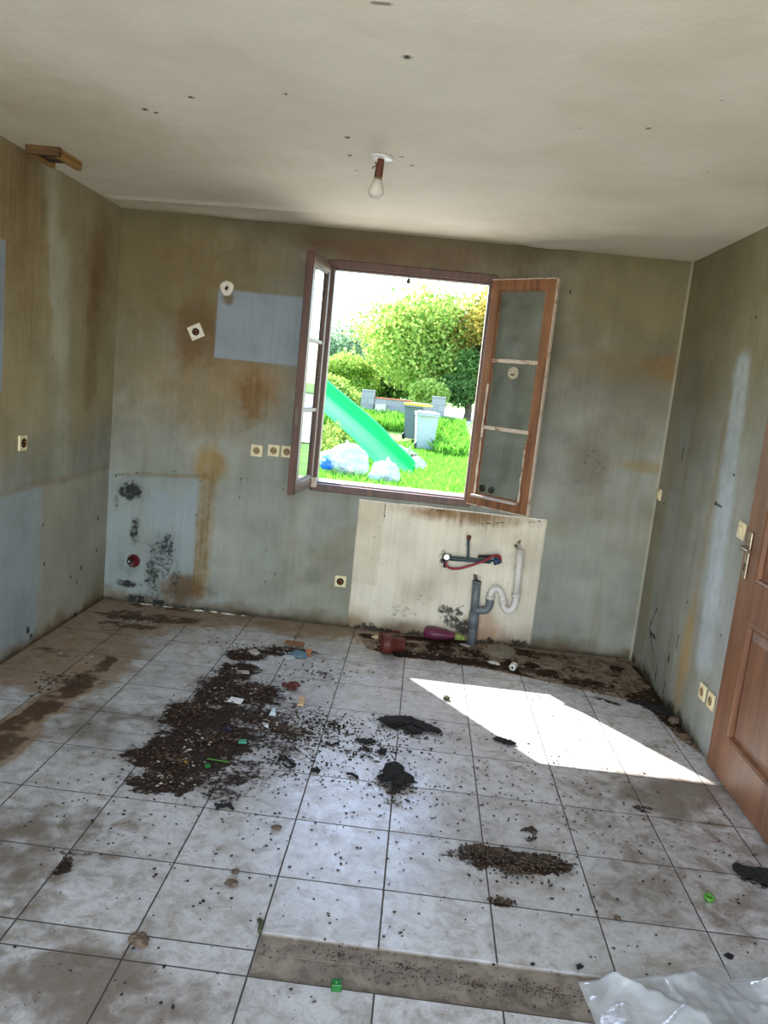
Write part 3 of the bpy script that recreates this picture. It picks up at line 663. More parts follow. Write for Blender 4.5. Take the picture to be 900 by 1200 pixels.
# left sash
hx, hy, fx, fy = 1.312, -.036, 1.277, -.505
ang = math.atan2(fy - hy, fx - hx); Ls2 = math.hypot(fx - hx, fy - hy)
ls_ = make_sash('window_sash', (hx, hy), ang, Ls2, m_wd, m_pane, -1, '')
tag(ls_, 'dark brown glazed casement opened inwards on the left side of the window', 'window sash')
bm = bmesh.new(); bx(bm, Ls2, Ls2 + .012, -.026, .012, -.004, SH + .004, .003); obj('closing_bead', bm, m_wd, ls_)
bm = bmesh.new(); bx(bm, Ls2 + .012, Ls2 + .014, -.016, .004, .40, .50, .001); tag(obj('lock_plate', bm, mat('tarnished_steel', (98, 86, 76), .5, .2, 60, .6), ls_), 'steel lock plate')
bm = bmesh.new(); bx(bm, .0, .05, .012, .045, -.004, .055, .004); tag(obj('bottom_hinge', bm, m_pw, ls_), 'white painted hinge')

# ------------------------------------------------------------------ door in the right wall
m_door = wood_mat('brown_panelled_door', (136, 90, 58), (106, 68, 46), .45, (10, 10, .9))
dr = struct(empty('door_1', (W, -1.455, 0)))
m_gap = mat('dark_gap', (30, 22, 18), .8)
# local: -x into room, y from 0 (latch) to -.83 (hinge)
T0 = .022
bm = bmesh.new()
st = .13
ya, yb = -.165, -.70
rails = [(0.012, .205), (.745, .915), (1.93, 2.06)]
bx(bm, -T0, -.001, ya, 0, .012, 2.06, .003); bx(bm, -T0, -.001, -.85, yb, .012, 2.06, .003)
for a, c in rails: bx(bm, -T0, -.001, yb, ya, a, c, .0)
obj('stile_frame', bm, m_door, dr)
for a, c in ((.205, .745), (.915, 1.93)):
    bm = bmesh.new()
    # moulding + raised field as stepped rings
    def ring(i, x): return [bm.verts.new((x, y, z)) for y, z in ((ya - i, a + i), (yb + i, a + i), (yb + i, c - i), (ya - i, c - i))]
    rs2 = [ring(0, -T0), ring(.008, -T0 - .006), ring(.018, -T0 - .002), ring(.022, -.006), ring(.034, -.006), ring(.065, -.016)]
    for p, q in zip(rs2, rs2[1:]):
        for k in range(4): bm.faces.new((p[k], p[(k + 1) % 4], q[(k + 1) % 4], q[k]))
    bm.faces.new(rs2[-1]); obj('door_panel', bm, m_door, dr)
m_brass = mat('tarnished_nickel', (150, 140, 122), .35, .25, 80, .85)
bm = bmesh.new(); bx(bm, -T0 - .010, -T0, -.075, -.038, .905, 1.115, .005); hd = obj('handle_plate', bm, m_brass, dr)
bm = bmesh.new(); tube(bm, smooth_path([(-T0 - .005, -.056, 1.045), (-T0 - .035, -.056, 1.045), (-T0 - .046, -.066, 1.045), (-T0 - .048, -.11, 1.047), (-T0 - .046, -.165, 1.045)], 4), .009, 10); obj('lever', bm, m_brass, hd)
bm = bmesh.new(); bx(bm, -T0 - .0115, -T0 - .010, -.062, -.052, .94, .975, .0005); obj('keyhole', bm, m_gap, hd)
bm = bmesh.new(); bx(bm, -.004, .002, -.0, .006, 0.0, 2.07); tag(obj('shadow_gap', bm, m_gap, dr), None)  # dark strip, its colour stands for the shade beside the door edge

# ------------------------------------------------------------------ switches and sockets
m_ivory = mat('yellowed_ivory_plastic', (226, 212, 172), .4, .06, 30, dirt=(150, 124, 84), dirt_amt=.04)
m_ivory2 = mat('white_plastic', (226, 220, 206), .4, .06, 30, dirt=(140, 120, 90), dirt_amt=.02)
m_hole = mat('socket_hole', (26, 20, 16), .7)
m_well = mat('shaded_socket_insert', (150, 128, 92), .5, .15, 60)  # darker than the ivory plate; shade of the hollow put into the colour
m_copper = mat('bare_contact', (150, 96, 54), .4, .2, 60, .7)
def make_socket(loc, rz, tilt, label, kind='socket', size=.07, m=None, group=None):
    m = m or m_ivory
    nm = {'socket': 'wall_socket', 'switch': 'light_switch', 'broken': 'wall_socket'}[kind]
    root = empty(nm, loc, Euler((0, tilt, rz)) if False else (Matrix.Rotation(rz, 3, 'Z') @ Matrix.Rotation(tilt, 3, 'Y')).to_euler())
    s = size / 2
    bm = bmesh.new(); bx(bm, -s, s, -.012, -.001, -s, s, .004); obj('face_plate', bm, m, root)
    if kind == 'socket':
        bm = bmesh.new(); M = Matrix.Translation((0, -.012, 0)) @ Matrix.Rotation(R(90), 4, 'X')
        lathe(bm, [(.0225, 0), (.0225, .0015), (.0205, .0015), (.0195, .0006), (0, .0006)], 24, M=M); bl = obj('socket_well', bm, m_well, root)
        for dx_ in (-.0095, .0095):
            bm = bmesh.new(); lathe(bm, [(.0028, .0042), (0, .0042)] if False else [(.0042, .0), (.0042, .0012), (0, .0012)], 10, M=M @ Matrix.Translation((dx_, 0, .0))); obj('contact_hole', bm, m_hole, bl)
        bm = bmesh.new(); lathe(bm, [(.0030, .0), (.0030, .006), (0, .006)], 10, M=M @ Matrix.Translation((0, .011, 0))); obj('earth_pin', bm, m_copper, bl)
    elif kind == 'broken':
        bm = bmesh.new(); M = Matrix.Translation((0, -.012, 0)) @ Matrix.Rotation(R(90), 4, 'X')
        lathe(bm, [(.023, 0), (.023, .0035), (.019, .0035), (.018, .001), (0, .001)], 22, M=M); obj('socket_well', bm, m_hole, root)
        bm = bmesh.new(); tube(bm, smooth_path([(-.012, -.014, -.008), (.002, -.02, -.012), (.010, -.018, .002), (-.004, -.02, .010), (-.010, -.018, .006)], 4), .004, 8); tag(obj('contact', bm, m_copper, root), 'bare copper-coloured contact')
    else:
        bm = bmesh.new(); bx(bm, -.014, .014, -.018, -.011, -.022, .022, .003, M=Matrix.Rotation(R(4), 4, 'X')); obj('rocker', bm, m, root)
    tag(root, label, {'socket': 'socket', 'switch': 'switch', 'broken': 'socket'}[kind], group)
    return root
def onb(px, py, d=0): x, z = BAK(px, py, d); return (x, d, z)
make_socket(onb(301, 528), 0, 0, 'square ivory wall socket, leftmost in the row left of the window', 'socket', .075)
make_socket(onb(321, 528), 0, 0, 'square ivory wall socket in the middle of the row left of the window', 'socket', .075)
make_socket((BAK(321, 528)[0] + .085, 0, BAK(321, 528)[1] + .001), 0, 0, 'ivory wall socket partly hidden behind the open left casement', 'socket', .075)
make_socket(onb(399, 681), 0, 0, 'lone ivory wall socket low on the wall beside the cream plaster patch', 'broken', .075)
make_socket(onb(230, 389), 0, R(-28), 'crooked whitish wall socket hanging left of the pale rectangle', 'broken', .088, m_ivory2)
y_, z_ = LFT(25, 519); make_socket((0, y_, z_), R(90), 0, 'ivory wall socket alone on the stained left wall', 'broken', .078)
y_, z_ = RGT(772, 579); make_socket((W, y_ - .03, z_), R(-90), 0, 'small ivory light switch on the right wall near the far corner', 'switch', .07)
y_, z_ = RGT(871, 622); make_socket((W, y_ - .0, z_), R(-90), R(6), 'cracked ivory light switch just left of the door handle', 'switch', .078)
y_, z_ = RGT(825, 811); make_socket((W, y_ + .0, z_), R(-90), 0, 'left one of the two low ivory sockets beside the door', 'socket', .078)
y_, z_ = RGT(835, 821); make_socket((W, y_ - .0, z_ - .003), R(-90), 0, 'right one of the two low ivory sockets, nearest the door', 'socket', .078)
# round pull-cord rose and its dirt
x_, z_ = BAK(266, 338)
rt = empty('wall_rosette', (x_, 0, z_)); M = Matrix.Rotation(R(90), 4, 'X')
bm = bmesh.new(); lathe(bm, [(.042, 0), (.044, .008), (.034, .014), (.016, .012), (.013, .006), (0, .006)], 26, M=M)
for v in bm.verts: v.co.x *= 1 + .12 * math.sin(3 * math.atan2(v.co.z, v.co.x)); v.co.z *= 1.08
obj('rim', bm, m_ivory2, rt, True)
bm = bmesh.new(); bx(bm, -.008, .007, -.016, -.007, -.012, .012, .003, M=Matrix.Rotation(R(20), 4, 'Y')); obj('core', bm, m_hole, rt)
tag(rt, 'round white wall fitting at the top left corner of the pale rectangle', 'wall fitting')
# red capped outlet low in the left corner
x_, z_ = BAK(157, 657)
rt = empty('capped_outlet', (x_, 0, z_))
bm = bmesh.new(); lathe(bm, [(.043, 0), (.043, .010), (.037, .013), (.031, .008), (0, .008)], 24, M=M); tag(obj('cap', bm, mat('dark_red_plastic', (84, 18, 28), .4), rt, True), 'dark red cap')
bm = bmesh.new(); tube(bm, [(-.016, -.006, .004), (-.018, -.040, .0)], .017, 12); obj('stub', bm, mat('black_rubber', (24, 24, 26), .6), rt)
bm = bmesh.new(); lathe(bm, [(.008, 0), (.008, .006), (0, .006)], 10, M=Matrix.Translation((-.020, -.038, .0)) @ M); obj('screw', bm, mat('bright_chrome', (200, 200, 200), .2, .05, 30, 1.0), rt)
tag(rt, 'dark red capped pipe outlet among black mould in the left corner', 'pipe outlet')

# ------------------------------------------------------------------ plumbing
m_pvcg = mat('grey_pipe_plastic', (104, 110, 116), .45, .08, 30, dirt=(60, 54, 48), dirt_amt=.02)
m_pvcw = mat('white_pipe_plastic', (216, 212, 206), .35, .05, 30, dirt=(120, 104, 86), dirt_amt=.0)
m_chrome = mat('dull_chrome', (150, 148, 144), .3, .1, 60, 1.0)
m_red = mat('red_hose_rubber', (132, 16, 36), .45, .1, 60)
m_blk = mat('black_rubber', (24, 24, 26), .6)
m_teal = mat('blue_green_pipe', (54, 78, 84), .5, .2, 60)
dy_ = -.065
def pb(px, py, d=dy_): x, z = BAK(px, py, d); return (x, d, z)
dp = empty('drain_pipe', (pb(553, 750)[0], dy_, 0.0)); o0 = Vector(dp.location)
loc = lambda pts: [Vector(p) - o0 for p in pts]
top = Vector(pb(558.9, 681)); bot = Vector((pb(553, 752)[0], dy_, 0.0))
bm = bmesh.new(); tube(bm, loc([bot, bot.lerp(top, .48)]), .029, 18); tube(bm, loc([bot.lerp(top, .44), top]), .027, 18); tube(bm, loc([bot.lerp(top, .26), bot.lerp(top, .52)]), .032, 18)
tube(bm, loc([top - Vector((0, 0, .012)), top + Vector((0, 0, .002))]), .029, 18); obj('standpipe', bm, m_pvcg, dp)
bm = bmesh.new(); tube(bm, loc([top + Vector((0, 0, .0021)), top + Vector((0, 0, .003))]), .024, 18); obj('open_mouth', bm, m_hole, dp)
bm = bmesh.new(); tube(bm, loc(smooth_path([pb(557, 714.5), pb(563, 715), pb(569.5, 714.5), pb(573.5, 709), pb(574.3, 702), pb(574.6, 700)], 5)), .026, 16)
obj('side_elbow', bm, m_pvcg, dp)
bm = bmesh.new(); tube(bm, loc(smooth_path([pb(574.4, 701), pb(575, 696), pb(577, 692), pb(581, 690), pb(585.5, 692), pb(588.3, 698), pb(589.3, 705), pb(590, 711), pb(593.5, 715.5), pb(599, 714.8), pb(603, 709), pb(604.5, 702), pb(605.3, 695)], 5)), .0215, 16); obj('trap_bend', bm, m_pvcw, dp, True)
bm = bmesh.new(); tube(bm, loc([pb(605, 699), pb(609.8, 644)]), .0235, 16); obj('tailpipe', bm, m_pvcw, dp)
for a, c, r_ in [((574.2, 702), (574.8, 698.5), .029), ((589, 703.5), (589.5, 708), .027), ((604.4, 699.5), (604.8, 696), .029), ((607.4, 668), (607.7, 665.5), .027)]:
    bm = bmesh.new(); tube(bm, loc([pb(*a), pb(*c)]), r_, 18); obj('collar', bm, m_pvcw, dp)
tag(dp, 'grey standpipe with white curved waste trap on the cream plaster patch', 'drain pipe')
# supply
dy_ = -.05
sp_ = empty('water_supply_pipe', pb(523.4, 653)); o0 = Vector(sp_.location)
bm = bmesh.new(); tube(bm, loc([pb(526, 652.5), pb(586, 658)]), .0075, 10); tube(bm, loc([pb(528, 656), pb(575, 659.5)]), .007, 10); obj('twin_pipes', bm, m_teal, sp_)
bm = bmesh.new(); tube(bm, loc([pb(549, 631, -.03), pb(548.6, 657)]), .009, 10); obj('riser', bm, m_teal, sp_)
bm = bmesh.new(); lathe(bm, [(0, 0), (.014, 0), (.014, .022), (.010, .026), (0, .026)], 8, M=Matrix.Translation(loc([pb(549.2, 632, -.036)])[0])); tag(obj('rusty_nut', bm, mat('rusty_iron', (92, 56, 30), .8, .3, 60), sp_), 'rusty brown end nut')
bm = bmesh.new(); tube(bm, loc([pb(523.4, 653, -.002), pb(523.4, 653, -.09)]), .017, 14); tube(bm, loc([pb(519, 651, -.045), pb(528, 653.5, -.045)]), .021, 14); obj('stop_valve', bm, m_chrome, sp_)
bm = bmesh.new(); tube(bm, loc([pb(521, 656, -.07), pb(521, 665, -.07)]), .009, 10); tube(bm, loc([pb(517, 656, -.07), pb(525, 657, -.07)]), .006, 8); obj('valve_key', bm, m_blk, sp_)
bm = bmesh.new(); tube(bm, loc([pb(585, 657, -.002), pb(585, 657, -.07)]), .014, 12); tube(bm, loc([pb(560, 652), pb(577, 652.5)]), [.009, .012], 10); obj('end_valve', bm, m_blk, sp_)
bm = bmesh.new(); lathe(bm, [(0, 0), (.014, .002), (.022, .022), (.028, .042), (.024, .050), (0, .050)], 4, M=Matrix.Translation(loc([pb(588, 657.5, -.075)])[0]) @ Matrix.Rotation(R(-97), 4, 'Y')); tag(obj('valve_knob', bm, mat('blue_plastic', (22, 58, 92), .4), sp_), 'blue plastic valve knob')
tag(sp_, 'blue-green water pipes with chrome stop valve above the drain', 'water pipe')
bm = bmesh.new(); tube(bm, smooth_path([pb(522.5, 658, -.075), pb(523.5, 663, -.08), pb(529, 666.3, -.085), pb(539, 666, -.09), pb(549, 663.5, -.09), pb(557, 661, -.09), pb(568, 657, -.09), pb(576, 652.5, -.095), pb(581, 650.8, -.095), pb(585.5, 652.5, -.09), pb(586.5, 657, -.08)], 6), .0085, 10)
tag(obj('flexible_hose', bm, m_red, None), 'red flexible hose looping below the wall pipes', 'hose')

# ------------------------------------------------------------------ ceiling bulb and hole frame
cx, cy = CEI(447, 184)
lb = empty('ceiling_lamp', (cx, cy, H))
bm = bmesh.new(); lathe(bm, [(0, -.001), (.050, -.001), (.052, -.005), (.044, -.010), (.020, -.012), (0, -.012)], 28, M=Matrix.Translation((0, 0, .0))); obj('ceiling_rose', bm, mat('white_enamel', (232, 232, 230), .3, .04), lb, True)
m_sock = mat('brown_bakelite', (92, 50, 30), .5, .15, 50)
bm = bmesh.new(); lathe(bm, [(0, 0), (.014, 0), (.014, -.02), (.016, -.05), (.017, -.085), (.016, -.104), (0, -.104)], 18); lh = obj('lamp_holder', bm, m_sock, lb, True)
bm = bmesh.new(); tube(bm, [(-.010, -.004, -.045), (-.022, -.006, -.032)], .003, 6); tube(bm, [(-.010, .004, -.04), (-.026, .006, -.05), (-.03, .006, -.062)], .0025, 6); obj('loose_wire', bm, m_sock, lh)
m_bulb, nt, b = new_mat('frosted_bulb_glass'); b.inputs['Base Color'].default_value = (.86, .84, .76, 1); b.inputs['Roughness'].default_value = .18; b.inputs['Transmission Weight'].default_value = .45; b.inputs['IOR'].default_value = 1.2
bm = bmesh.new(); lathe(bm, [(.016, -.100), (.017, -.112), (.022, -.130), (.030, -.150), (.0325, -.168), (.030, -.186), (.019, -.200), (0, -.2045)], 26); obj('bulb', bm, m_bulb, lb, True)
bm = bmesh.new(); lathe(bm, [(0, -.1), (.0165, -.1), (.0175, -.118), (.0165, -.126), (0, -.126)], 20); obj('bulb_cap', bm, mat('tarnished_brass', (150, 128, 96), .45, .2, 60, .6), lb, True)
lb.rotation_euler = (0, R(4), 0); lb.scale = (1.0, 1.0, .80)
tag(lb, 'bare light bulb in a brown holder hanging from the ceiling rose', 'lamp')

# wooden frame of a hatch cut through the ceiling beside the left wall
A = Vector((*CEI(34, 168), 0)); Bp = Vector((*CEI(72, 171), 0)); Cp = Vector((*CEI(97, 186), 0))
m_tim = wood_mat('sawn_timber', (172, 134, 76), (116, 82, 42), .75, (20, 2, 20))
m_timd = wood_mat('stained_timber', (112, 82, 44), (64, 44, 24), .75, (2, 20, 20))
hf = empty('hatch_frame', (.13, -1.17, H))
xa, xb, ya_, yb_ = .058, .215, -1.285, -1.065
bm = bmesh.new(); bx(bm, xa - .13, xb - .13, ya_ + 1.17, ya_ + 1.195, -.038, .0); obj('near_lath', bm, m_timd, hf)
bm = bmesh.new(); bx(bm, xb - .13 - .028, xb - .13, ya_ + 1.195, yb_ + 1.19, -.042, .0, .002); obj('side_lath', bm, m_tim, hf)
bm = bmesh.new(); bx(bm, xa - .13, xa - .13 + .022, ya_ + 1.195, yb_ + 1.20, -.040, .0, .002); obj('side_lath', bm, m_tim, hf)
bm = bmesh.new(); bx(bm, xa - .10, xb - .16, ya_ + 1.196, yb_ + 1.13, -.028, -.001)
obj('shade_fill', bm, mat('hole_shade_dark', (52, 30, 20), .9, .3, 40), hf)  # solid block, coloured dark for the shade inside the hole
bm = bmesh.new(); bx(bm, -.02, .03, -.06, .0, -.030, -.006, .003, M=Matrix.Rotation(R(20), 4, 'Z')); obj('splintered_block', bm, m_timd, hf)
tag(hf, 'small rough wooden frame around a hole in the ceiling by the left wall', 'hatch frame')

# ------------------------------------------------------------------ garden
def gz(x, y):
    t = min(max((y - 15.2) / 5.5, 0), 1); t = t * t * (3 - 2 * t); return -.02 + .66 * t
def gzn(X, Y): return -.02 + .66 * sstep(15.2, 20.7, Y) + .06 * (fbm(X, Y, .8, 200) - .5)
def at(px, py, y): p = survey(px, py, 1, y); return (float(p[0]), y, float(p[2]))
def gat(px, y): return (at(px, 500, y)[0], y)
us = np.linspace(-60, 70, 261); vs = np.concatenate([np.linspace(WT + .05, 30, 200), np.linspace(31, 160, 60)])
X, Y = np.meshgrid(us, vs, indexing='ij')
m_grass_g, nt, b = new_mat('meadow_ground')
n1 = noise_n(nt, coords(nt), 1.2, 8, .7); n2 = noise_n(nt, coords(nt), 14, 6, .7)
gc = mix_n(nt, ramp_n(nt, n1, .3, .7), srgb(84, 138, 46), srgb(128, 168, 76)); gc = mix_n(nt, ramp_n(nt, n2, .5, .72, 0, .7), gc, srgb(130, 116, 80))
L(nt, gc, b.inputs['Base Color']); b.inputs['Roughness'].default_value = .9
struct(obj('bounce_slab', box(-3.5, 7.0, WT + .02, 6.5, -.12, .06, .01), mat('pale_bounce', (186, 180, 170), .85, .12, 4)))  # unseen slab, added to bounce neutral light up onto the ceiling
gd = grid_mesh('garden_ground', us, vs, lambda U, V: np.stack([U, V, gzn(U, V)], -1), None, None, None, m_grass_g); struct(gd)
# pale gravel lane at the right, beyond the bins
m_lane = mat('pale_gravel', (206, 200, 190), .9, .12, 6)
p1, p2 = at(548, 500, 19)[0], at(548, 480, 40)[0]
def lane_pos(U, V):
    Yv = 14.0 + V * 26; xl = np.interp(Yv, [14, 15.5, 17, 20, 24, 40], [3.9, 3.1, 3.05, 3.1, 3.0, 1.0]); Xv = xl + U * 14
    return np.stack([Xv, Yv, gzn(Xv, Yv) + .035], -1)
ln = grid_mesh('gravel_lane', np.linspace(0, 1, 16), np.linspace(0, 1, 40), lane_pos, None, None, None, m_lane); struct(ln)

def leaf_mat(name, a, b_, trans=.5):
    m, nt, b = new_mat(name)
    g = nt.nodes.new('ShaderNodeNewGeometry')
    c = mix_n(nt, g.outputs['Random Per Island'], srgb(a), srgb(b_))
    out = nt.nodes['Material Output']; nt.nodes.remove(b)
    d = nt.nodes.new('ShaderNodeBsdfDiffuse'); t = nt.nodes.new('ShaderNodeBsdfTranslucent'); L(nt, c, d.inputs[0]); L(nt, c, t.inputs[0])
    mx = nt.nodes.new('ShaderNodeMixShader'); mx.inputs[0].default_value = trans; L(nt, d.outputs[0], mx.inputs[1]); L(nt, t.outputs[0], mx.inputs[2]); L(nt, mx.outputs[0], out.inputs[0])
    return m
def quads_mesh(name, V, m, parent=None):
    n = len(V) // 4; me = bpy.data.meshes.new(name)
    me.vertices.add(n * 4); me.vertices.foreach_set('co', V.astype(np.float32).ravel())
    me.loops.add(n * 4); me.loops.foreach_set('vertex_index', np.arange(n * 4, dtype=np.int32))
    me.polygons.add(n); me.polygons.foreach_set('loop_start', (np.arange(n) * 4).astype(np.int32)); me.update(calc_edges=True)
    return link(name, me, m, parent)
def leaf_cloud(rs, centers, radii, n, size):
    """leaves spread through the outer block_shells of several rounded boughs"""
    w = np.array([r[0] * r[1] * r[2] for r in radii]); w = w ** .7; w = w / w.sum()
    k = rs.choice(len(centers), n, p=w); d = rs.normal(size=(n, 3)); d /= np.linalg.norm(d, axis=1)[:, None]
    rad = rs.uniform(.35, 1.0, n) ** .6 * (1 + .22 * np.abs(rs.normal(size=n)))
    P = np.array(centers)[k] + d * np.array(radii)[k] * rad[:, None]
    a = rs.normal(size=(n, 3)); a /= np.linalg.norm(a, axis=1)[:, None]; t = rs.normal(size=(n, 3)); t = np.cross(a, t); t /= np.linalg.norm(t, axis=1)[:, None]; bb = np.cross(a, t)
    s = size * rs.uniform(.6, 1.3, n)[:, None]
    return np.stack([P - t * s * .5, P + bb * s * .32, P + t * s * .5, P - bb * s * .32], 1).reshape(-1, 3)
m_bark = mat('bark', (84, 70, 56), .9, .25, 12)
def tree(name, base, crown_c, rx, rz_, boughs, n, size, m, label, cat='tree', group=None, seed=1, trunk_r=.16, ry=None):
    rs = np.random.RandomState(seed); b = Vector(base); root = empty(name, b); cc = Vector(crown_c) - b; ry = ry or rx
    cs, rr = [], []
    for k in range(boughs):
        d = rs.normal(size=3); d /= np.linalg.norm(d); q = rs.uniform(.25, .72)
        cs.append((cc.x + d[0] * rx * q, cc.y + d[1] * ry * q, cc.z + d[2] * rz_ * q)); f = rs.uniform(.28, .46)
        rr.append((rx * f, ry * f, rz_ * f))
    quads_mesh('foliage', leaf_cloud(rs, cs, rr, n, size), m, root)
    bm = bmesh.new()
    tube(bm, smooth_path([(0, 0, -.1), (.05 * rx, 0, cc.z * .3), (cc.x * .6, cc.y * .6, cc.z * .75), tuple(cc)], 4), [trunk_r * (1 - .6 * i / 12) for i in range(13)], 9)
    for c in cs[:12]:
        s = Vector((cc.x * .6, cc.y * .6, cc.z * .7)); e = Vector(c); tube(bm, [s, s.lerp(e, .5) + Vector((0, 0, .1)), e], [trunk_r * .45, trunk_r * .28, trunk_r * .1], 6)
    obj('trunk', bm, m_bark, root)
    tag(root, label, cat, group); return root
lf_main = leaf_mat('yellow_green_leaves', (104, 150, 62), (204, 214, 122)); lf_dark = leaf_mat('dark_green_leaves', (52, 88, 44), (124, 158, 84), .4)
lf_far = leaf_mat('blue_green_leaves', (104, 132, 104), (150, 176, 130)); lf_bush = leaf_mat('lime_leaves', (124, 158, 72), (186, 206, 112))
lf_or = leaf_mat('autumn_leaves', (128, 140, 60), (196, 166, 90))
def G(px, y): x = gat(px, y)[0]; return (x, y, gz(x, y))
y = 25.0
tree('broadleaf_tree', G(500, y), at(495, 400, y), 3.0, 2.05, 34, 26000, .17, lf_main, 'large bright green leafy tree rising behind the block wall', seed=3, trunk_r=.2)
y = 24.0
tree('broadleaf_tree', G(560, y), at(572, 395, y), 1.7, 2.0, 16, 11000, .16, lf_or, 'leafy tree with yellowing leaves beside the right edge of the opening', seed=4)
y = 22.8
tree('ivy_clad_tree', G(545, y), at(548, 452, y), 1.0, 1.05, 14, 11000, .13, lf_dark, 'dark ivy-covered trunk and shrubs right of the bins by the lane', seed=5)
tree('ivy_clad_tree', G(590, y), at(600, 440, y), 1.4, 1.3, 12, 7000, .14, lf_dark, 'dark evergreen thicket far right behind the open casement', seed=15)
y = 27.0
tree('dark_conifer', G(452, y), at(446, 452, y), 1.2, .75, 10, 7000, .14, lf_dark, 'dark evergreen seen just above the left wall pillar', seed=6)
y = 21.6
tree('round_bush', G(500, y), at(500, 462, y), .95, .62, 10, 5500, .11, lf_bush, 'pale green round bush leaning over the block wall', 'bush', seed=7)
y = 21.4
tree('leafy_bush', G(392, y), at(397, 465, y), 1.0, .75, 14, 8000, .11, lf_bush, 'yellow-green bush growing left of the grey wall pillar', 'bush', seed=8)
tree('leafy_bush', G(380, 26), at(402, 436, 26), 1.5, .8, 14, 8000, .14, lf_bush, 'light green hedge bush behind the left wall pillar', 'bush', seed=18)
y = 48.0
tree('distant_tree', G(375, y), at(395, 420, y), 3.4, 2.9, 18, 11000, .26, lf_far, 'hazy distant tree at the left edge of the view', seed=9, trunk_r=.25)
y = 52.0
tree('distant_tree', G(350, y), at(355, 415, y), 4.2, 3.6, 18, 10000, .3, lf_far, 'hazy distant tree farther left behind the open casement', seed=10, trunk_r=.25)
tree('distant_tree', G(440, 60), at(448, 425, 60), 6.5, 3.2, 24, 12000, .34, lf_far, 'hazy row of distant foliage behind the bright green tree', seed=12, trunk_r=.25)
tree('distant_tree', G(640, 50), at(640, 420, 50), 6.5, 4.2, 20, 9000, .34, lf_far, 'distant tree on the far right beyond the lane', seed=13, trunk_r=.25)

# block wall, pillars, letter box
m_block, nt, b = new_mat('concrete_blocks')
br = nt.nodes.new('ShaderNodeTexBrick'); L(nt, coords(nt), br.inputs['Vector'])
mp = nt.nodes.new('ShaderNodeMapping'); mp.inputs['Rotation'].default_value = (R(90), 0, 0); L(nt, coords(nt), mp.inputs[0]); L(nt, mp.outputs[0], br.inputs['Vector'])
br.inputs['Scale'].default_value = 1.0; br.inputs['Brick Width'].default_value = .5; br.inputs['Row Height'].default_value = .2; br.inputs['Mortar Size'].default_value = .008
for i, c in ((1, (158, 156, 152)), (2, (140, 140, 138)), (3, (118, 116, 112))): br.inputs[i].default_value = (*srgb(c), 1)
nn = noise_n(nt, coords(nt), 22, 5, .7)
L(nt, mix_n(nt, ramp_n(nt, nn, .4, .7, 0, .4), br.outputs[0], srgb(120, 118, 112)), b.inputs['Base Color']); b.inputs['Roughness'].default_value = .92
WY = 19.6
def pillar(px0, px1, pyt, label):
    a = at(px0, pyt, WY); c = at(px1, pyt, WY); cx = (a[0] + c[0]) / 2; w = (c[0] - a[0]); g = gz(cx, WY)
    r = empty('wall_pillar', (cx, WY, g)); h = a[2] - g
    obj('shaft', box(-w / 2, w / 2, -w / 2, w / 2, -.2, h - .05, .008), m_block, r); obj('cap', box(-w / 2 - .006, w / 2 + .006, -w / 2 - .006, w / 2 + .006, h - .05, h, .01), m_block, r)
    tag(r, label, 'pillar'); return cx, w
cxl, wl_ = pillar(425, 440, 456, 'grey concrete block pillar at the left end of the garden wall')
cxr, wr_ = pillar(507, 523, 464, 'grey concrete block pillar at the right end of the garden wall')
zt = at(465, 469, WY)[2]; g = gz(0, WY)
gw = empty('garden_wall', ((cxl + cxr) / 2, WY, g)); hw = (cxr - cxl) / 2 - wl_ / 2 - .01
obj('block_wall', box(-hw, hw, -.1, .1, -.2, zt - g), m_block, gw)
bm = bmesh.new(); m_terra = mat('terracotta_coping', (190, 112, 78), .85, .2, 14)
for k in range(9): xx = -hw + k * hw * 1.32 / 9; bx(bm, xx, xx + hw * 1.32 / 9 - .012, -.13, .13, zt - g, zt - g + .035, .006)
obj('coping', bm, m_terra, gw); tag(gw, 'low grey block wall with terracotta coping between two pillars', 'wall')
bxp = at(445.5, 481, WY - .26); lbx = empty('letter_box', (bxp[0], WY - .24, bxp[2] - .19))
m_beige = mat('beige_metal_box', (206, 196, 168), .5, .06, 10)
obj('casing', box(-.16, .16, -.10, .10, 0, .36, .01), m_beige, lbx); obj('lid', box(-.17, .17, -.12, .11, .36, .38, .006), m_beige, lbx)
obj('post', box(-.03, .03, -.03, .03, gz(bxp[0], WY) - bxp[2] + .19 - .1, 0), m_beige, lbx); tag(lbx, 'beige letter box in front of the grey garden wall', 'letter box')

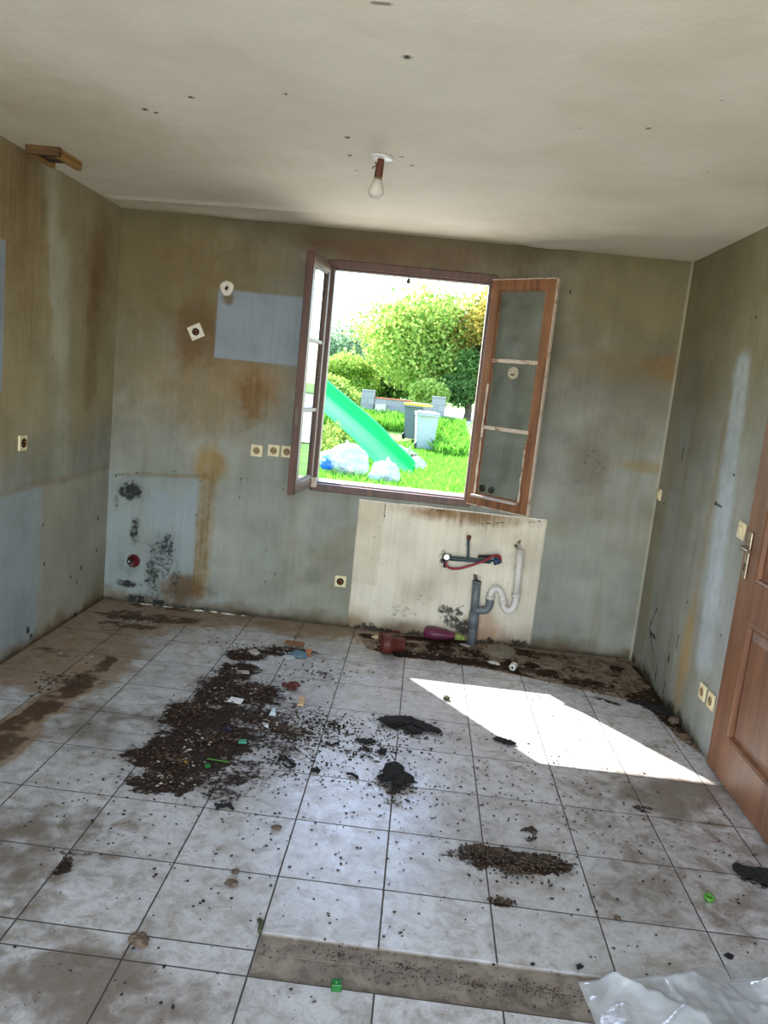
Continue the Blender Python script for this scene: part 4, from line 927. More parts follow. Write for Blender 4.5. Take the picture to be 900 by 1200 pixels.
# wheelie bins
def bin_(loc, rz, body, lid, label, s=1.0):
    r = empty('wheelie_bin', loc, (0, 0, rz)); r.scale = (s, s, s)
    bm = bmesh.new(); w0, w1, d0, d1, h = .23, .29, .24, .34, .98
    lo = [bm.verts.new(p) for p in ((-w0, -d0, .04), (w0, -d0, .04), (w0, d0, .04), (-w0, d0, .04))]; hi = [bm.verts.new(p) for p in ((-w1, -d1, h), (w1, -d1, h), (w1, d1, h), (-w1, d1, h))]
    bm.faces.new(lo); bm.faces.new(hi)
    for k in range(4): bm.faces.new((lo[k], lo[(k + 1) % 4], hi[(k + 1) % 4], hi[k]))
    bmesh.ops.bevel(bm, geom=bm.edges[:], offset=.02, segments=2, affect='EDGES'); bx(bm, -w1 - .015, w1 + .015, -d1 - .015, d1 + .015, h - .06, h - .015, .008)
    bx(bm, -w1 + .05, w1 - .05, d1 - .02, d1 + .10, h - .05, h - .02, .006); obj('bin_body', bm, body, r)
    bm = bmesh.new(); bx(bm, -w1 - .02, w1 + .02, -d1 - .03, d1 + .02, h - .012, h + .045, .02); bx(bm, -w1 + .06, w1 - .06, -d1 + .06, d1 - .06, h + .04, h + .065, .012); obj('lid', bm, lid, r)
    for sx_ in (-1, 1):
        bm = bmesh.new(); lathe(bm, [(0, -.025), (.09, -.025), (.10, -.015), (.10, .015), (.09, .025), (0, .025)], 20, M=Matrix.Translation((sx_ * (w0 + .03), d0 - .02, .10)) @ Matrix.Rotation(R(90), 4, 'Y')); obj('wheel', bm, m_blk, r)
    tag(r, label, 'bin'); return r
m_bing = mat('pale_grey_bin_plastic', (166, 172, 172), .45, .04, 6); m_bind = mat('dark_grey_bin_plastic', (88, 98, 104), .45, .04, 6); m_yel = mat('yellow_bin_lid', (226, 196, 40), .4, .04, 6)
p = G(499, 16.0); bin_((p[0], p[1], p[2] + .0), R(186), m_bing, m_bing, 'pale grey wheelie bin standing in the grass in front of the yellow-lidded one', .98)
p = G(487.5, 17.0); bin_((p[0], p[1], p[2] + .04), R(160), m_bind, m_yel, 'dark grey wheelie bin with a yellow lid behind the pale grey bin', .98)

# slide
m_green, nt, b = new_mat('green_slide_plastic'); b.inputs['Base Color'].default_value = (*srgb(4, 176, 84), 1); b.inputs['Roughness'].default_value = .65; b.inputs['Specular IOR Level'].default_value = .15
sl = empty('garden_slide', (0, 0, 0))
low = Vector(at(474, 554, 9.9)); mid = Vector(at(428, 507, 10.9)); top = Vector(at(372, 458, 12.1))
ax_ = (top - low); side = Vector((.45, .35, .55)).normalized()
path = smooth_path([low + Vector((.10, -.10, -.03)), low, low.lerp(mid, .5) + Vector((0, 0, -.02)), mid, top, top + (top - mid) * .25], 5)
bm = bmesh.new(); prev = None
for i, p in enumerate(path):
    t = (path[min(i + 1, len(path) - 1)] - path[max(i - 1, 0)]).normalized(); k = min(i / 6, 1)
    wdir = (side - t * side.dot(t)).normalized(); nrm = wdir.cross(t).normalized(); nrm = nrm if nrm.y < 0 else -nrm
    hw_ = .14 + .13 * k; prof = [(-hw_, .10), (-hw_ - .03, .10), (-hw_ - .03, .085), (-hw_ - .005, .08), (-hw_ + .03, -.02), (0, -.035), (hw_ - .03, -.02), (hw_ + .005, .08), (hw_ + .03, .085), (hw_ + .03, .10), (hw_, .10), (hw_ - .045, .0), (0, -.015), (-hw_ + .045, .0)]
    rg_ = [bm.verts.new(p + wdir * a + nrm * c * (.5 + .5 * k)) for a, c in prof]
    if prev:
        for q in range(len(prof)): bm.faces.new((prev[q], prev[(q + 1) % len(prof)], rg_[(q + 1) % len(prof)], rg_[q]))
    else: bm.faces.new(rg_)
    prev = rg_
bm.faces.new(prev); obj('chute', bm, m_green, sl, True)
bm = bmesh.new(); e = path[-1]
for s_ in (-.25, .25): tube(bm, [(e.x + s_, e.y + .35, gz(e.x, e.y)), (e.x + s_ * .8, e.y + .12, e.z - .05)], .03, 10)
for k in range(1, 5): z = gz(e.x, e.y) + (e.z - gz(e.x, e.y)) * k / 5; yy = e.y + .35 - .23 * k / 5; tube(bm, [(e.x - .24, yy, z), (e.x + .24, yy, z)], .018, 8)
obj('ladder', bm, mat('red_ladder_plastic', (190, 50, 40), .5), sl)
tag(sl, 'long green plastic slide leaning down to the grass outside the window', 'slide')

# rubbish bags
def plastic_mat(name, tint, alpha, rough=.25, scale=9, em=None):
    m, nt, b = new_mat(name); nt.nodes.remove(b); out = nt.nodes['Material Output']
    tr = nt.nodes.new('ShaderNodeBsdfTransparent'); df = nt.nodes.new('ShaderNodeBsdfDiffuse'); tl = nt.nodes.new('ShaderNodeBsdfTranslucent'); gl = nt.nodes.new('ShaderNodeBsdfGlossy')
    df.inputs[0].default_value = (*srgb(tint), 1); tl.inputs[0].default_value = (*srgb(tint), 1); gl.inputs['Roughness'].default_value = rough
    n = noise_n(nt, coords(nt), scale, 6, .6, 1.0)
    bp = nt.nodes.new('ShaderNodeBump'); bp.inputs['Strength'].default_value = .7; bp.inputs['Distance'].default_value = .02; L(nt, n, bp.inputs['Height'])
    L(nt, bp.outputs[0], gl.inputs['Normal']); L(nt, bp.outputs[0], df.inputs['Normal'])
    a = nt.nodes.new('ShaderNodeMixShader'); a.inputs[0].default_value = .4; L(nt, df.outputs[0], a.inputs[1]); L(nt, tl.outputs[0], a.inputs[2])
    c = nt.nodes.new('ShaderNodeMixShader'); c.inputs[0].default_value = .22; L(nt, a.outputs[0], c.inputs[1]); L(nt, gl.outputs[0], c.inputs[2])
    d = nt.nodes.new('ShaderNodeMixShader'); L(nt, ramp_n(nt, n, .35, .7, alpha - .15, min(alpha + .15, 1)), d.inputs[0]); L(nt, tr.outputs[0], d.inputs[1]); L(nt, c.outputs[0], d.inputs[2]); L(nt, d.outputs[0], out.inputs[0])
    return m
m_bag = plastic_mat('clear_bag_plastic', (176, 188, 206), .55)
def crumple(bm, c, r, seed, sub=4, flat=1.0, amp=.18):
    rg = bmesh.ops.create_icosphere(bm, subdivisions=sub, radius=1.0); o = Vector((seed * 5.3, seed, -seed * 2.2))
    for v in rg['verts']:
        n = v.co.copy(); k = 1 + amp * mnoise.noise(n * 1.6 + o) * 1.6 + amp * .55 * abs(mnoise.noise(n * 5 + o)) + amp * .25 * mnoise.noise(n * 12 + o)
        v.co = Vector((n.x * r[0], n.y * r[1], n.z * r[2])) * k
        if v.co.z < -r[2] * .75: v.co.z = -r[2] * .75
        v.co += Vector(c)
def bag(px, py, y, r, seed, label, contents):
    p = at(px, py, y); g = gz(p[0], y); rt = empty('rubbish_bag', (p[0], y, g))
    bm = bmesh.new(); crumple(bm, (0, 0, r[2] * .74), r, seed); obj('plastic_skin', bm, m_bag, rt, True)
    bm = bmesh.new(); rnd = random.Random(seed)
    tube(bm, smooth_path([(0, 0, r[2] * 1.5), (.02, 0, r[2] * 1.75), (.06, .02, r[2] * 1.9)], 4), [.05, .045, .04, .035, .03, .035, .05, .06, .07], 9); obj('knot', bm, m_bag, rt, True)
    for k, (cx_, cz_, rr, cm) in enumerate(contents):
        bm = bmesh.new(); rock(bm, (cx_, rnd.uniform(-.12, 0) - r[1] * .45, cz_), rr, .8, 2, seed + k, .3); obj('packed_rubbish', bm, cm, rt, True)
    tag(rt, label, 'rubbish bag')
m_bluep = mat('blue_plastic_rubbish', (24, 96, 214), .4); m_lb = mat('pale_blue_rubbish', (120, 196, 224), .4); m_cr = mat('cream_rubbish', (214, 196, 150), .6); m_gy = mat('grey_rubbish', (120, 128, 150), .6); m_wt = mat('white_rubbish', (225, 228, 235), .6)
bag(402, 545, 8.6, (.40, .34, .30), 3, 'bulging clear plastic rubbish bag with blue contents, left of the slide foot', [(-.24, .10, .12, m_bluep), (-.28, .26, .07, m_lb), (.02, .12, .09, m_gy), (.15, .05, .08, m_cr), (-.08, .22, .08, m_wt)])
bag(450, 560, 8.2, (.24, .24, .20), 5, 'smaller clear plastic rubbish bag in front of the slide foot', [(.0, .08, .08, m_wt), (-.1, .05, .06, m_lb), (.1, .06, .05, m_gy)])
# heap behind the slide
rb = at(466, 530, 12.6); hp = empty('rubbish_heap', (rb[0], 12.6, gz(0, 12.6)))
bm = bmesh.new(); rnd = random.Random(9)
for k in range(26): rock(bm, (rnd.gauss(0, .22), rnd.gauss(0, .15), rnd.uniform(0, .12)), rnd.uniform(.05, .12), .7, 1, k, .4)
hr = obj('rubble', bm, mat('mixed_rubble', (150, 136, 124), .9, .3, 12), hp); hr['kind'] = 'stuff'
bm = bmesh.new()
for k in range(14):
    p = [(rnd.gauss(-.05, .2), rnd.gauss(0, .1), rnd.uniform(.1, .35)) for _ in range(5)]; tube(bm, smooth_path(p, 4), .012, 6)
ht = obj('tangled_cables', bm, mat('pale_cable', (190, 186, 196), .6), hp); ht['kind'] = 'stuff'
tag(hp, 'heap of rubble and tangled cables on the grass behind the slide', 'rubbish heap')
p = [at(447, 512, 12.4), at(452, 509, 12.4), at(458, 514, 12.35), at(461, 521, 12.3), at(459, 527, 12.3), at(464, 531, 12.2)]
bm = bmesh.new(); tube(bm, smooth_path([(q[0], q[1], max(q[2], .05)) for q in p], 5), .035, 10); tag(obj('garden_hose', bm, mat('turquoise_hose', (40, 176, 176), .4)), 'turquoise hose lying on the rubble heap', 'hose')
p = at(487, 552, 10.8); bm = bmesh.new(); crumple(bm, (0, 0, .12), (.17, .12, .16), 8, 3); o = obj('plastic_sack', bm, m_bag, None, True, (p[0], 10.8, gz(0, 10.8))); tag(o, 'small crumpled clear sack on the grass right of the slide foot', 'sack')

# grass and weeds
def blades(rs, n, fx, hmin, hmax, w):
    P = fx(rs, n); th = rs.uniform(0, 2 * np.pi, n); h = rs.uniform(hmin, hmax, n); lean = rs.normal(0, .35, (n, 2)) * h[:, None]
    d = np.stack([np.cos(th), np.sin(th), 0 * th], 1) * w / 2; tip = P + np.stack([lean[:, 0], lean[:, 1], h], 1); midp = P + np.stack([lean[:, 0] * .35, lean[:, 1] * .35, h * .6], 1)
    return np.stack([P - d, P + d, midp + d * .8 + (tip - midp) * .3, tip], 1).reshape(-1, 3)
def patch(x0, x1, y0, y1, dens=None):
    def f(rs, n):
        yy = y0 + (y1 - y0) * rs.rand(n) ** 1.0; xx = rs.uniform(x0, x1, n)
        return np.stack([xx, yy, gzn(xx, yy)], 1)
    return f
rs = np.random.RandomState(5)
m_bl = leaf_mat('grass_blades', (78, 146, 42), (140, 192, 78)); m_weed = leaf_mat('weed_leaves', (92, 132, 56), (170, 176, 96))
o = quads_mesh('lawn_grass', blades(rs, 30000, patch(-1.5, 3.6, 7.2, 16.5), .04, .13, .022), m_bl); tag(o, 'bright green lawn grass covering the garden', 'grass', kind='stuff')
o = quads_mesh('tall_grass', np.concatenate([blades(rs, 9000, patch(-3, 3.2, 17.9, 19.3), .12, .42, .03), blades(rs, 3000, patch(2.35, 3.3, 14.8, 17.5), .12, .42, .03), blades(rs, 1200, patch(.6, 1.6, 13, 15.6), .1, .3, .025)]), m_bl); tag(o, 'tall rough grass around the bins and along the block wall', 'grass', kind='stuff')
rsw = np.random.RandomState(8); cs = []; rr = []
for k in range(26):
    x = rsw.uniform(-1.4, .35); yy = rsw.uniform(9.2, 13.5); cs.append((x, yy, gz(x, yy) + rsw.uniform(.15, .55))); rr.append((.22, .22, .24))
o = quads_mesh('weeds', leaf_cloud(rsw, cs, rr, 9000, .06), m_weed); tag(o, 'tangle of tall weeds left of the green slide', 'weeds', kind='stuff')

# ------------------------------------------------------------------ things on the floor
def FP(px, py, z=0.0): x, y = FLR(px, py, z); return (x, y, z)
m_soil = mat('dry_soil', (62, 48, 36), .95, .35, 40, bump=.4); m_char = mat('charred_black', (20, 18, 18), .9, .3, 60, bump=.6); m_stone = mat('brown_stone', (96, 80, 66), .85, .3, 60, bump=.5)
m_paper = mat('white_scrap', (220, 220, 222), .5, .05, 40); m_woodc = mat('pale_wood_chip', (196, 166, 124), .7, .12, 50); m_pot = mat('terracotta_plastic', (92, 38, 30), .5, .12, 30, dirt=(70, 44, 34), dirt_amt=.06)
m_gplastic = mat('bright_green_plastic', (30, 104, 44), .45, .05); m_lime = mat('lime_green_plastic', (76, 140, 44), .45, .05); m_mag = mat('magenta_plastic', (104, 34, 68), .5, .2, 30, dirt=(70, 44, 50), dirt_amt=.10)
# flower pot on its side
x, y, _ = FP(459, 766)
pot = empty('flower_pot', (x, y, .060), (R(90), R(4), R(-78))); pot.scale = (.86, .86, .92)
bm = bmesh.new(); prof = [(.046, -.075), (.047, -.072), (.056, .0), (.066, .002), (.070, .070), (.066, .070), (.061, .006), (.053, .0), (.043, -.068), (0, -.068)]
lathe(bm, [(0, -.075)] + prof, 28); obj('pot_wall', bm, m_pot, pot, True)
bm = bmesh.new(); lathe(bm, [(.0705, .060), (.0725, .062), (.0725, .070), (.0705, .071)], 28); obj('rim', bm, m_pot, pot, True)
tag(pot, 'reddish-brown plastic flower pot lying on its side near the cream plaster', 'flower pot')
def shard(name, px, py, w, d, h, rz, m, label, cat, tilt=0.0, shape=None, z=None):
    x, y, _ = FP(px, py); bm = bmesh.new(); pts = shape or [(-.5, -.5), (.5, -.45), (.48, .5), (-.46, .46)]
    lo = [bm.verts.new((a * w, c * d, 0)) for a, c in pts]; hi = [bm.verts.new((a * w, c * d, h)) for a, c in pts]; n = len(pts)
    bm.faces.new(lo[::-1]); bm.faces.new(hi)
    for k in range(n): bm.faces.new((lo[k], lo[(k + 1) % n], hi[(k + 1) % n], hi[k]))
    o = obj(name, bm, m, None, False, (x, y, (.002 if z is None else z) + abs(math.sin(tilt)) * max(w, d) / 2)); o.rotation_euler = (tilt, 0, rz); tag(o, label, cat); return o
shard('pot_shard', 449, 749, .075, .05, .004, R(20), m_pot, 'curved red shard standing behind the fallen flower pot', 'shard', R(35), [(-.5, -.4), (.1, -.5), (.5, -.1), (.3, .45), (-.35, .5)])
shard('red_scrap', 463, 741, .06, .03, .008, R(-10), m_red, 'small bright red scrap against the wall behind the flower pot', 'scrap', R(15))
shard('torn_card', 441, 748, .06, .05, .003, R(-25), m_cr, 'torn cream card scrap left of the red shard by the wall', 'scrap', R(12), [(-.5, -.3), (.2, -.5), (.5, .3), (-.2, .5)])
# bottle lying down
x, y, _ = FP(520, 750); x -= .02; y = -.075
bt = empty('plastic_bottle', (x, y, .048), (0, R(90), R(-8)))
bm = bmesh.new(); vs_ = lathe(bm, [(0, -.11), (.030, -.112), (.046, -.098), (.050, -.05), (.044, .0), (.030, .045), (.020, .075), (.018, .09), (0, .09)], 26)
for v in vs_: v.co.x *= .82 + .06 * math.sin(v.co.z * 60)
obj('bottle_body', bm, m_mag, bt, True)
bm = bmesh.new(); lathe(bm, [(0, .088), (.020, .088), (.021, .10), (.020, .128), (.016, .132), (0, .132)], 20); tag(obj('cap', bm, mat('yellow_green_cap', (138, 150, 74), .5), bt, True), 'yellow-green cap')
bm = bmesh.new(); bx(bm, -.012, .016, -.009, .009, .132, .150, .003); obj('nozzle', bm, mat('yellow_green_cap', (138, 150, 74), .5), bt)
tag(bt, 'magenta plastic bottle with a yellow-green cap lying against the cream wall', 'bottle')
# round lid and friends
x, y, _ = FP(587, 768)
rl = empty('enamel_disc', (x, y + .03, .004), (R(14), 0, 0))
m_lidg = mat('grey_brown_enamel', (118, 108, 94), .5, .12, 24, dirt=(80, 66, 50), dirt_amt=.05)
bm = bmesh.new(); lathe(bm, [(0, 0), (.086, 0), (.092, .006), (.090, .016), (.080, .022), (.045, .034), (.018, .038), (0, .038)], 36); obj('disc', bm, m_lidg, rl, True)
bm = bmesh.new(); lathe(bm, [(.0, .038), (.018, .037), (.020, .044), (.014, .050), (0, .050)], 20); obj('centre_boss', bm, m_lidg, rl, True)
tag(rl, 'round grey-brown lid lying in the dirt right of the grey standpipe', 'lid')
x, y, _ = FP(601, 785)
spo = empty('tap_washer_spool', (x, y, .022), (R(90), 0, R(-20)))
bm = bmesh.new(); lathe(bm, [(.007, .026), (.019, .026), (.022, .020), (.015, .012), (.015, -.012), (.022, -.020), (.019, -.026), (.007, -.026)], 22); obj('spool_body', bm, m_pvcw, spo, True)
bm = bmesh.new(); lathe(bm, [(.0075, .0262), (0, .0262)], 18); obj('bore', bm, m_hole, spo); tag(spo, 'small white plastic spool in the dirt below the round lid', 'spool')
shard('paper_scrap', 579, 778, .085, .05, .003, R(-18), m_paper, 'white paper scrap left of the small white spool', 'scrap', R(4), [(-.5, -.1), (-.2, .5), (.3, .3), (.5, -.3), (0, -.5)])
shard('paper_scrap', 546, 757, .05, .05, .002, R(30), m_paper, 'white paper scrap in front of the bottle cap', 'scrap', R(5), [(-.5, .5), (.5, -.2), (.1, -.5), (-.4, 0)])
# in the swept heap
shard('paper_scrap', 276, 823, .07, .045, .004, R(-12), m_paper, 'white rectangular scrap in the middle of the swept soil', 'scrap', R(10))
shard('plastic_shard', 320, 836, .030, .062, .004, R(4), mat('pale_blue_white_plastic', (206, 224, 230), .4), 'pale blue-white tapering plastic shard right of the soil heap', 'scrap', R(8), [(-.5, -.5), (.5, -.5), (.25, .4), (0, .5), (-.25, .4)])
shard('plastic_shard', 311, 852, .055, .03, .004, R(-30), m_wt, 'small white shard on a black scrap right of the soil heap', 'scrap', R(10), [(-.5, .3), (.1, .5), (.5, -.4), (-.1, -.2)])
shard('wood_chip', 353, 823, .030, .105, .010, R(4), m_woodc, 'upright-lying pale wooden slat right of the soil heap', 'wood slat', 0)
shard('torn_packet', 350, 770, .11, .06, .012, R(-15), mat('blue_grey_packet', (90, 118, 132), .5), 'blue-grey torn packet at the top of the soil heap', 'packet', R(12), [(-.5, -.3), (.1, -.5), (.5, -.2), (.4, .4), (-.2, .5)])
shard('torn_packet', 361, 768, .035, .06, .012, R(-5), mat('orange_packet', (176, 110, 62), .5), 'orange scrap beside the blue-grey torn packet', 'packet', R(18))
shard('paper_scrap', 338, 772, .08, .06, .002, R(10), mat('grey_white_film', (176, 182, 184), .4), 'crumpled greyish film left of the blue-grey packet', 'scrap', R(8), [(-.5, 0), (-.2, .5), (.4, .4), (.5, -.3), (0, -.5)])
shard('cardboard_piece', 345, 757, .12, .04, .01, R(-8), mat('orange_brown_card', (128, 86, 58), .7), 'orange-brown card strip behind the torn packet', 'scrap', R(10))
shard('paper_scrap', 297, 768, .08, .05, .010, R(-30), mat('dusty_white_rag', (168, 160, 156), .7), 'dusty white rag on the far end of the soil heap', 'scrap', R(20), [(-.5, -.2), (-.1, .5), (.5, .2), (.3, -.5)])
shard('paper_scrap', 284, 790, .07, .03, .004, R(15), mat('dusty_white_rag', (168, 160, 156), .7), 'dusty whitish scrap below the rag in the soil heap', 'scrap', R(12))
shard('plastic_piece', 266, 856, .045, .022, .006, R(-10), mat('navy_plastic', (30, 30, 66), .4), 'dark navy plastic piece in the lower soil heap', 'scrap', R(6))
shard('glass_piece', 284, 871, .035, .022, .010, R(10), mat('sea_green_plastic', (70, 140, 118), .3), 'sea-green plastic piece at the lower right of the soil heap', 'scrap', R(6))
shard('plastic_tie', 256, 892, .10, .006, .003, R(-4), m_lime, 'thin lime green plastic strip at the foot of the soil heap', 'strip', 0)
shard('green_clip', 243, 899, .022, .018, .010, R(30), m_gplastic, 'green plastic clip below the thin lime strip', 'clip', 0)
shard('yellow_scrap', 216, 893, .035, .015, .005, R(-10), m_yel, 'tiny yellow scrap inside the soil heap', 'scrap', 0)
# red-brown lump right of the heap
x, y, _ = FP(341, 806); bm = bmesh.new()
for k in range(9): rock(bm, (random.gauss(0, .022), random.gauss(0, .016), random.uniform(0, .012)), random.uniform(.012, .022), .6, 1, 60 + k, .6, sx=1.4, rz=random.uniform(0, 3))
o = obj('crushed_rag', bm, mat('dark_red_brown', (84, 36, 30), .8, .4, 60), None, False, (x, y, 0)); tag(o, 'dark red-brown crumpled rag above the wooden slat', 'rag')
def clump(px, py, parts, label, name='charred_rag', m=None, cat='rag'):
    x, y, _ = FP(px, py); bm = bmesh.new()
    for k, (dx_, dy2_, r_, sx_, rz_, fl_) in enumerate(parts): rock(bm, (dx_, dy2_, 0), r_, fl_, 3, 80 + k + px, .55, sx=sx_, rz=rz_)
    o = obj(name, bm, m or m_char, None, False, (x, y, 0)); tag(o, label, cat); return o
clump(478, 852, [(-.075, .015, .040, 1.7, .1, .4), (-.03, .02, .036, 1.5, .5, .5), (.0, .045, .030, 1.5, .3, .45), (.055, .02, .026, 2.0, -.4, .5), (.095, -.01, .028, 1.9, -.5, .5), (.03, -.05, .026, 1.7, -.4, .4), (-.07, -.02, .022, 1.8, -.2, .3), (-.12, .035, .014, 1.5, .4, .3), (.0, -.02, .02, 1.8, .9, .5)], 'large flattened charred black rag above the centre of the floor')
clump(463, 916, [(-.015, .02, .040, 1.0, .4, .7), (.025, -.015, .040, 1.1, -.4, .6), (-.04, .0, .025, 1.2, 0, .5)], 'compact charred black lump below the large black rag')
clump(590, 870, [(-.012, .005, .019, 1.7, -.35, .5), (.018, -.008, .02, 1.6, -.3, .5)], 'short burnt black stick piece beside the sunlit patch', 'burnt_stick', None, 'stick')
clump(888, 1029, [(-.03, .01, .03, 1.8, -.1, .35), (.03, -.01, .04, 1.6, -.5, .35), (.0, .03, .02, 2.0, -.2, .3), (.07, -.03, .04, 1.5, 0, .3)], 'black tangled rag on the tiles beside the door')
clump(776, 834, [(0, 0, .05, 1.6, -.8, .18), (.06, -.06, .045, 1.6, -.9, .2), (-.03, .05, .03, 1.5, -.5, .15), (.09, -.12, .03, 1.5, -.8, .2)], 'flat black soot-covered cloth along the foot of the right wall', 'sooty_cloth', None, 'cloth')
clump(789, 849, [(0, 0, .026, 1.1, 0, .7)], 'brown stone against the foot of the right wall', 'stone', m_stone, 'stone')
clump(745, 823, [(0, 0, .03, 1.7, .1, .15)], 'small flat grey-black scrap left of the soot-covered cloth', 'sooty_scrap', None, 'scrap')
clump(163, 1107, [(0, 0, .022, 1.35, -.2, .6)], 'large brown stone on the cut tile strip, lower left', 'stone', m_stone, 'stone')
clump(271, 1038, [(0, 0, .015, 1.4, -.1, .55)], 'angular brown stone, lower of the pair on the joint', 'stone', m_stone, 'stone')
clump(276, 1024, [(0, 0, .011, 1.2, -.3, .6)], 'small dark brown stone, upper of the pair on the joint', 'stone', m_stone, 'stone')
clump(324, 972, [(0, 0, .013, 1.2, .3, .6)], 'round brown pebble right of the dark twig', 'stone', m_stone, 'stone')
clump(723, 1077, [(0, 0, .009, 1.2, .3, .6)], 'little brown pebble near the joint right of the droppings heap', 'stone', m_stone, 'stone')
clump(624, 1131, [(0, 0, .005, 1.2, .3, .6)], 'tiny dark pebble above the cement strip', 'stone', m_char, 'stone')
clump(854, 1122, [(0, 0, .010, 1.4, .3, .6)], 'black crumb just above the plastic sheet', 'crumb', m_char, 'crumb')
clump(679, 1134, [(0, 0, .008, 1.4, .3, .6)], 'black crumb above the cement strip near the plastic sheet', 'crumb', m_char, 'crumb')
clump(447, 884, [(0, 0, .016, 1.0, .3, .6), (.004, .03, .012, 1.4, .3, .5)], 'small black lump just above the compact charred one', 'crumb', m_char, 'crumb')
clump(428, 870, [(0, 0, .02, 1.6, .1, .3), (.03, .012, .015, 1.3, .3, .3), (-.03, .01, .012, 1.5, .3, .3)], 'broken dark crumbs left of the charred pieces', 'crumb', m_char, 'crumb')
clump(523, 820, [(0, 0, .016, 1.0, .3, .7)], 'small dark mossy tuft beside the tip of the sunlit patch', 'moss_tuft', mat('dark_moss', (60, 66, 44), .95, .4, 60), 'moss')
clump(369, 904, [(0, 0, .014, 1.4, .3, .5)], 'black crumb on the joint left of centre', 'crumb', m_char, 'crumb')
def twig(pts, r_, m, label, name='twig'):
    bm = bmesh.new()
    for P_ in pts: tube(bm, smooth_path([(*FLR(*p), .006 + .004 * (i % 2)) for i, p in enumerate(P_)], 4), r_, 6)
    tag(obj(name, bm, m), label, 'twig')
twig([[(252, 944), (260, 948), (266, 945), (273, 951)], [(254, 950), (258, 946), (263, 947)], [(264, 944), (271, 947)]], .006, m_char, 'dark crooked twig on the joint left of the pebble')
twig([[(327, 893), (332, 888), (339, 894), (346, 899), (338, 901), (331, 897)]], .005, m_char, 'thin curled black strip right of the soil heap', 'curled_strip')
twig([[(406, 908), (413, 910), (419, 914)], [(412, 908), (419, 913)]], .005, m_char, 'short black twig on the joint left of the compact charred lump')
twig([[(382, 871), (388, 876), (392, 873), (397, 873)]], .006, m_char, 'small dark twig between the soil heap and the charred rag')
# green bits
x, y, _ = FP(394, 1158); gb = empty('plastic_block', (x, y, -.004), (0, 0, R(8)))
bm = bmesh.new(); bx(bm, -.014, .014, -.013, .013, .001, .024, .003); obj('block_shell', bm, m_gplastic, gb)
bm = bmesh.new(); lathe(bm, [(.008, .024), (.008, .028), (0, .028)], 14, M=Matrix.Translation((0, 0, 0))); obj('stud', bm, m_gplastic, gb); tag(gb, 'small square green plastic piece at the front edge of the cement strip', 'plastic piece')
x, y, _ = FP(830, 1054); gb = empty('plastic_closure', (x, y, .002), (R(10), 0, R(30)))
bm = bmesh.new(); lathe(bm, [(0, 0), (.017, 0), (.018, .003), (.016, .012), (.011, .013), (.010, .006), (0, .006)], 22); obj('cap_body', bm, m_lime, gb, True)
bm = bmesh.new(); bx(bm, .014, .026, -.004, .004, .002, .008, .002); obj('tab', bm, m_lime, gb); tag(gb, 'lime green bottle cap on the tiles near the door', 'bottle cap')
twig([[(304, 1094), (306, 1085), (303, 1080)]], .007, m_gplastic if False else mat('dark_moss', (60, 66, 44), .95, .4, 60), 'mossy tuft at the left corner of the cement strip', 'moss_tuft')

# crumbs: soil, chips and droppings (uncountable)
def crumbs(name, spots, size, m, label, cat, seed, hmul=.6):
    rs = np.random.RandomState(seed); V = []; Fc = []; n0 = 0
    octa = np.array([(1, 0, 0), (-1, 0, 0), (0, 1, 0), (0, -1, 0), (0, 0, 1), (0, 0, -1)], float)
    tri = np.array([(0, 2, 4), (2, 1, 4), (1, 3, 4), (3, 0, 4), (2, 0, 5), (1, 2, 5), (3, 1, 5), (0, 3, 5)])
    for (px, py, rx, ry, n, pile) in spots:
        cx_, cy_ = FLR(px, py)
        for k in range(n):
            a = rs.rand() * 6.283; q = abs(rs.normal(0, .5)) if pile >= 0 else math.sqrt(rs.rand())
            x = cx_ + math.cos(a) * q * rx; y = cy_ + math.sin(a) * q * ry
            if x < .03 or x > W - .03 or y > -.03: continue
            s = rs.uniform(*size) * (1.0 if pile >= 0 else .8); S = np.array([s * rs.uniform(.7, 1.5), s * rs.uniform(.6, 1), s * hmul * rs.uniform(.6, 1)])
            z = S[2] * .8 + max(0, pile) * max(0, 1 - q) * rs.rand()
            ca, sa = math.cos(a * 3), math.sin(a * 3); P = octa * S * rs.uniform(.75, 1.25, (6, 1)); P = np.stack([P[:, 0] * ca - P[:, 1] * sa + x, P[:, 0] * sa + P[:, 1] * ca + y, P[:, 2] + z], 1)
            V.append(P); Fc.append(tri + n0); n0 += 6
    V = np.concatenate(V); Fc = np.concatenate(Fc); me = bpy.data.meshes.new(name); me.from_pydata(V.tolist(), [], Fc.tolist()); me.update()
    o = link(name, me, m); tag(o, label, cat, kind='stuff'); return o
m_cr1, nt, b = new_mat('soil_crumbs_look'); g_ = nt.nodes.new('ShaderNodeNewGeometry'); L(nt, mix_n(nt, g_.outputs['Random Per Island'], srgb(24, 18, 15), srgb(84, 64, 48)), b.inputs['Base Color']); b.inputs['Roughness'].default_value = .95
m_cr2, nt, b = new_mat('pale_chips'); g_ = nt.nodes.new('ShaderNodeNewGeometry'); L(nt, mix_n(nt, g_.outputs['Random Per Island'], srgb(84, 72, 60), srgb(186, 178, 168)), b.inputs['Base Color']); b.inputs['Roughness'].default_value = .9
m_cr3, nt, b = new_mat('dark_droppings'); g_ = nt.nodes.new('ShaderNodeNewGeometry'); L(nt, mix_n(nt, g_.outputs['Random Per Island'], srgb(28, 22, 18), srgb(84, 68, 52)), b.inputs['Base Color']); b.inputs['Roughness'].default_value = .85
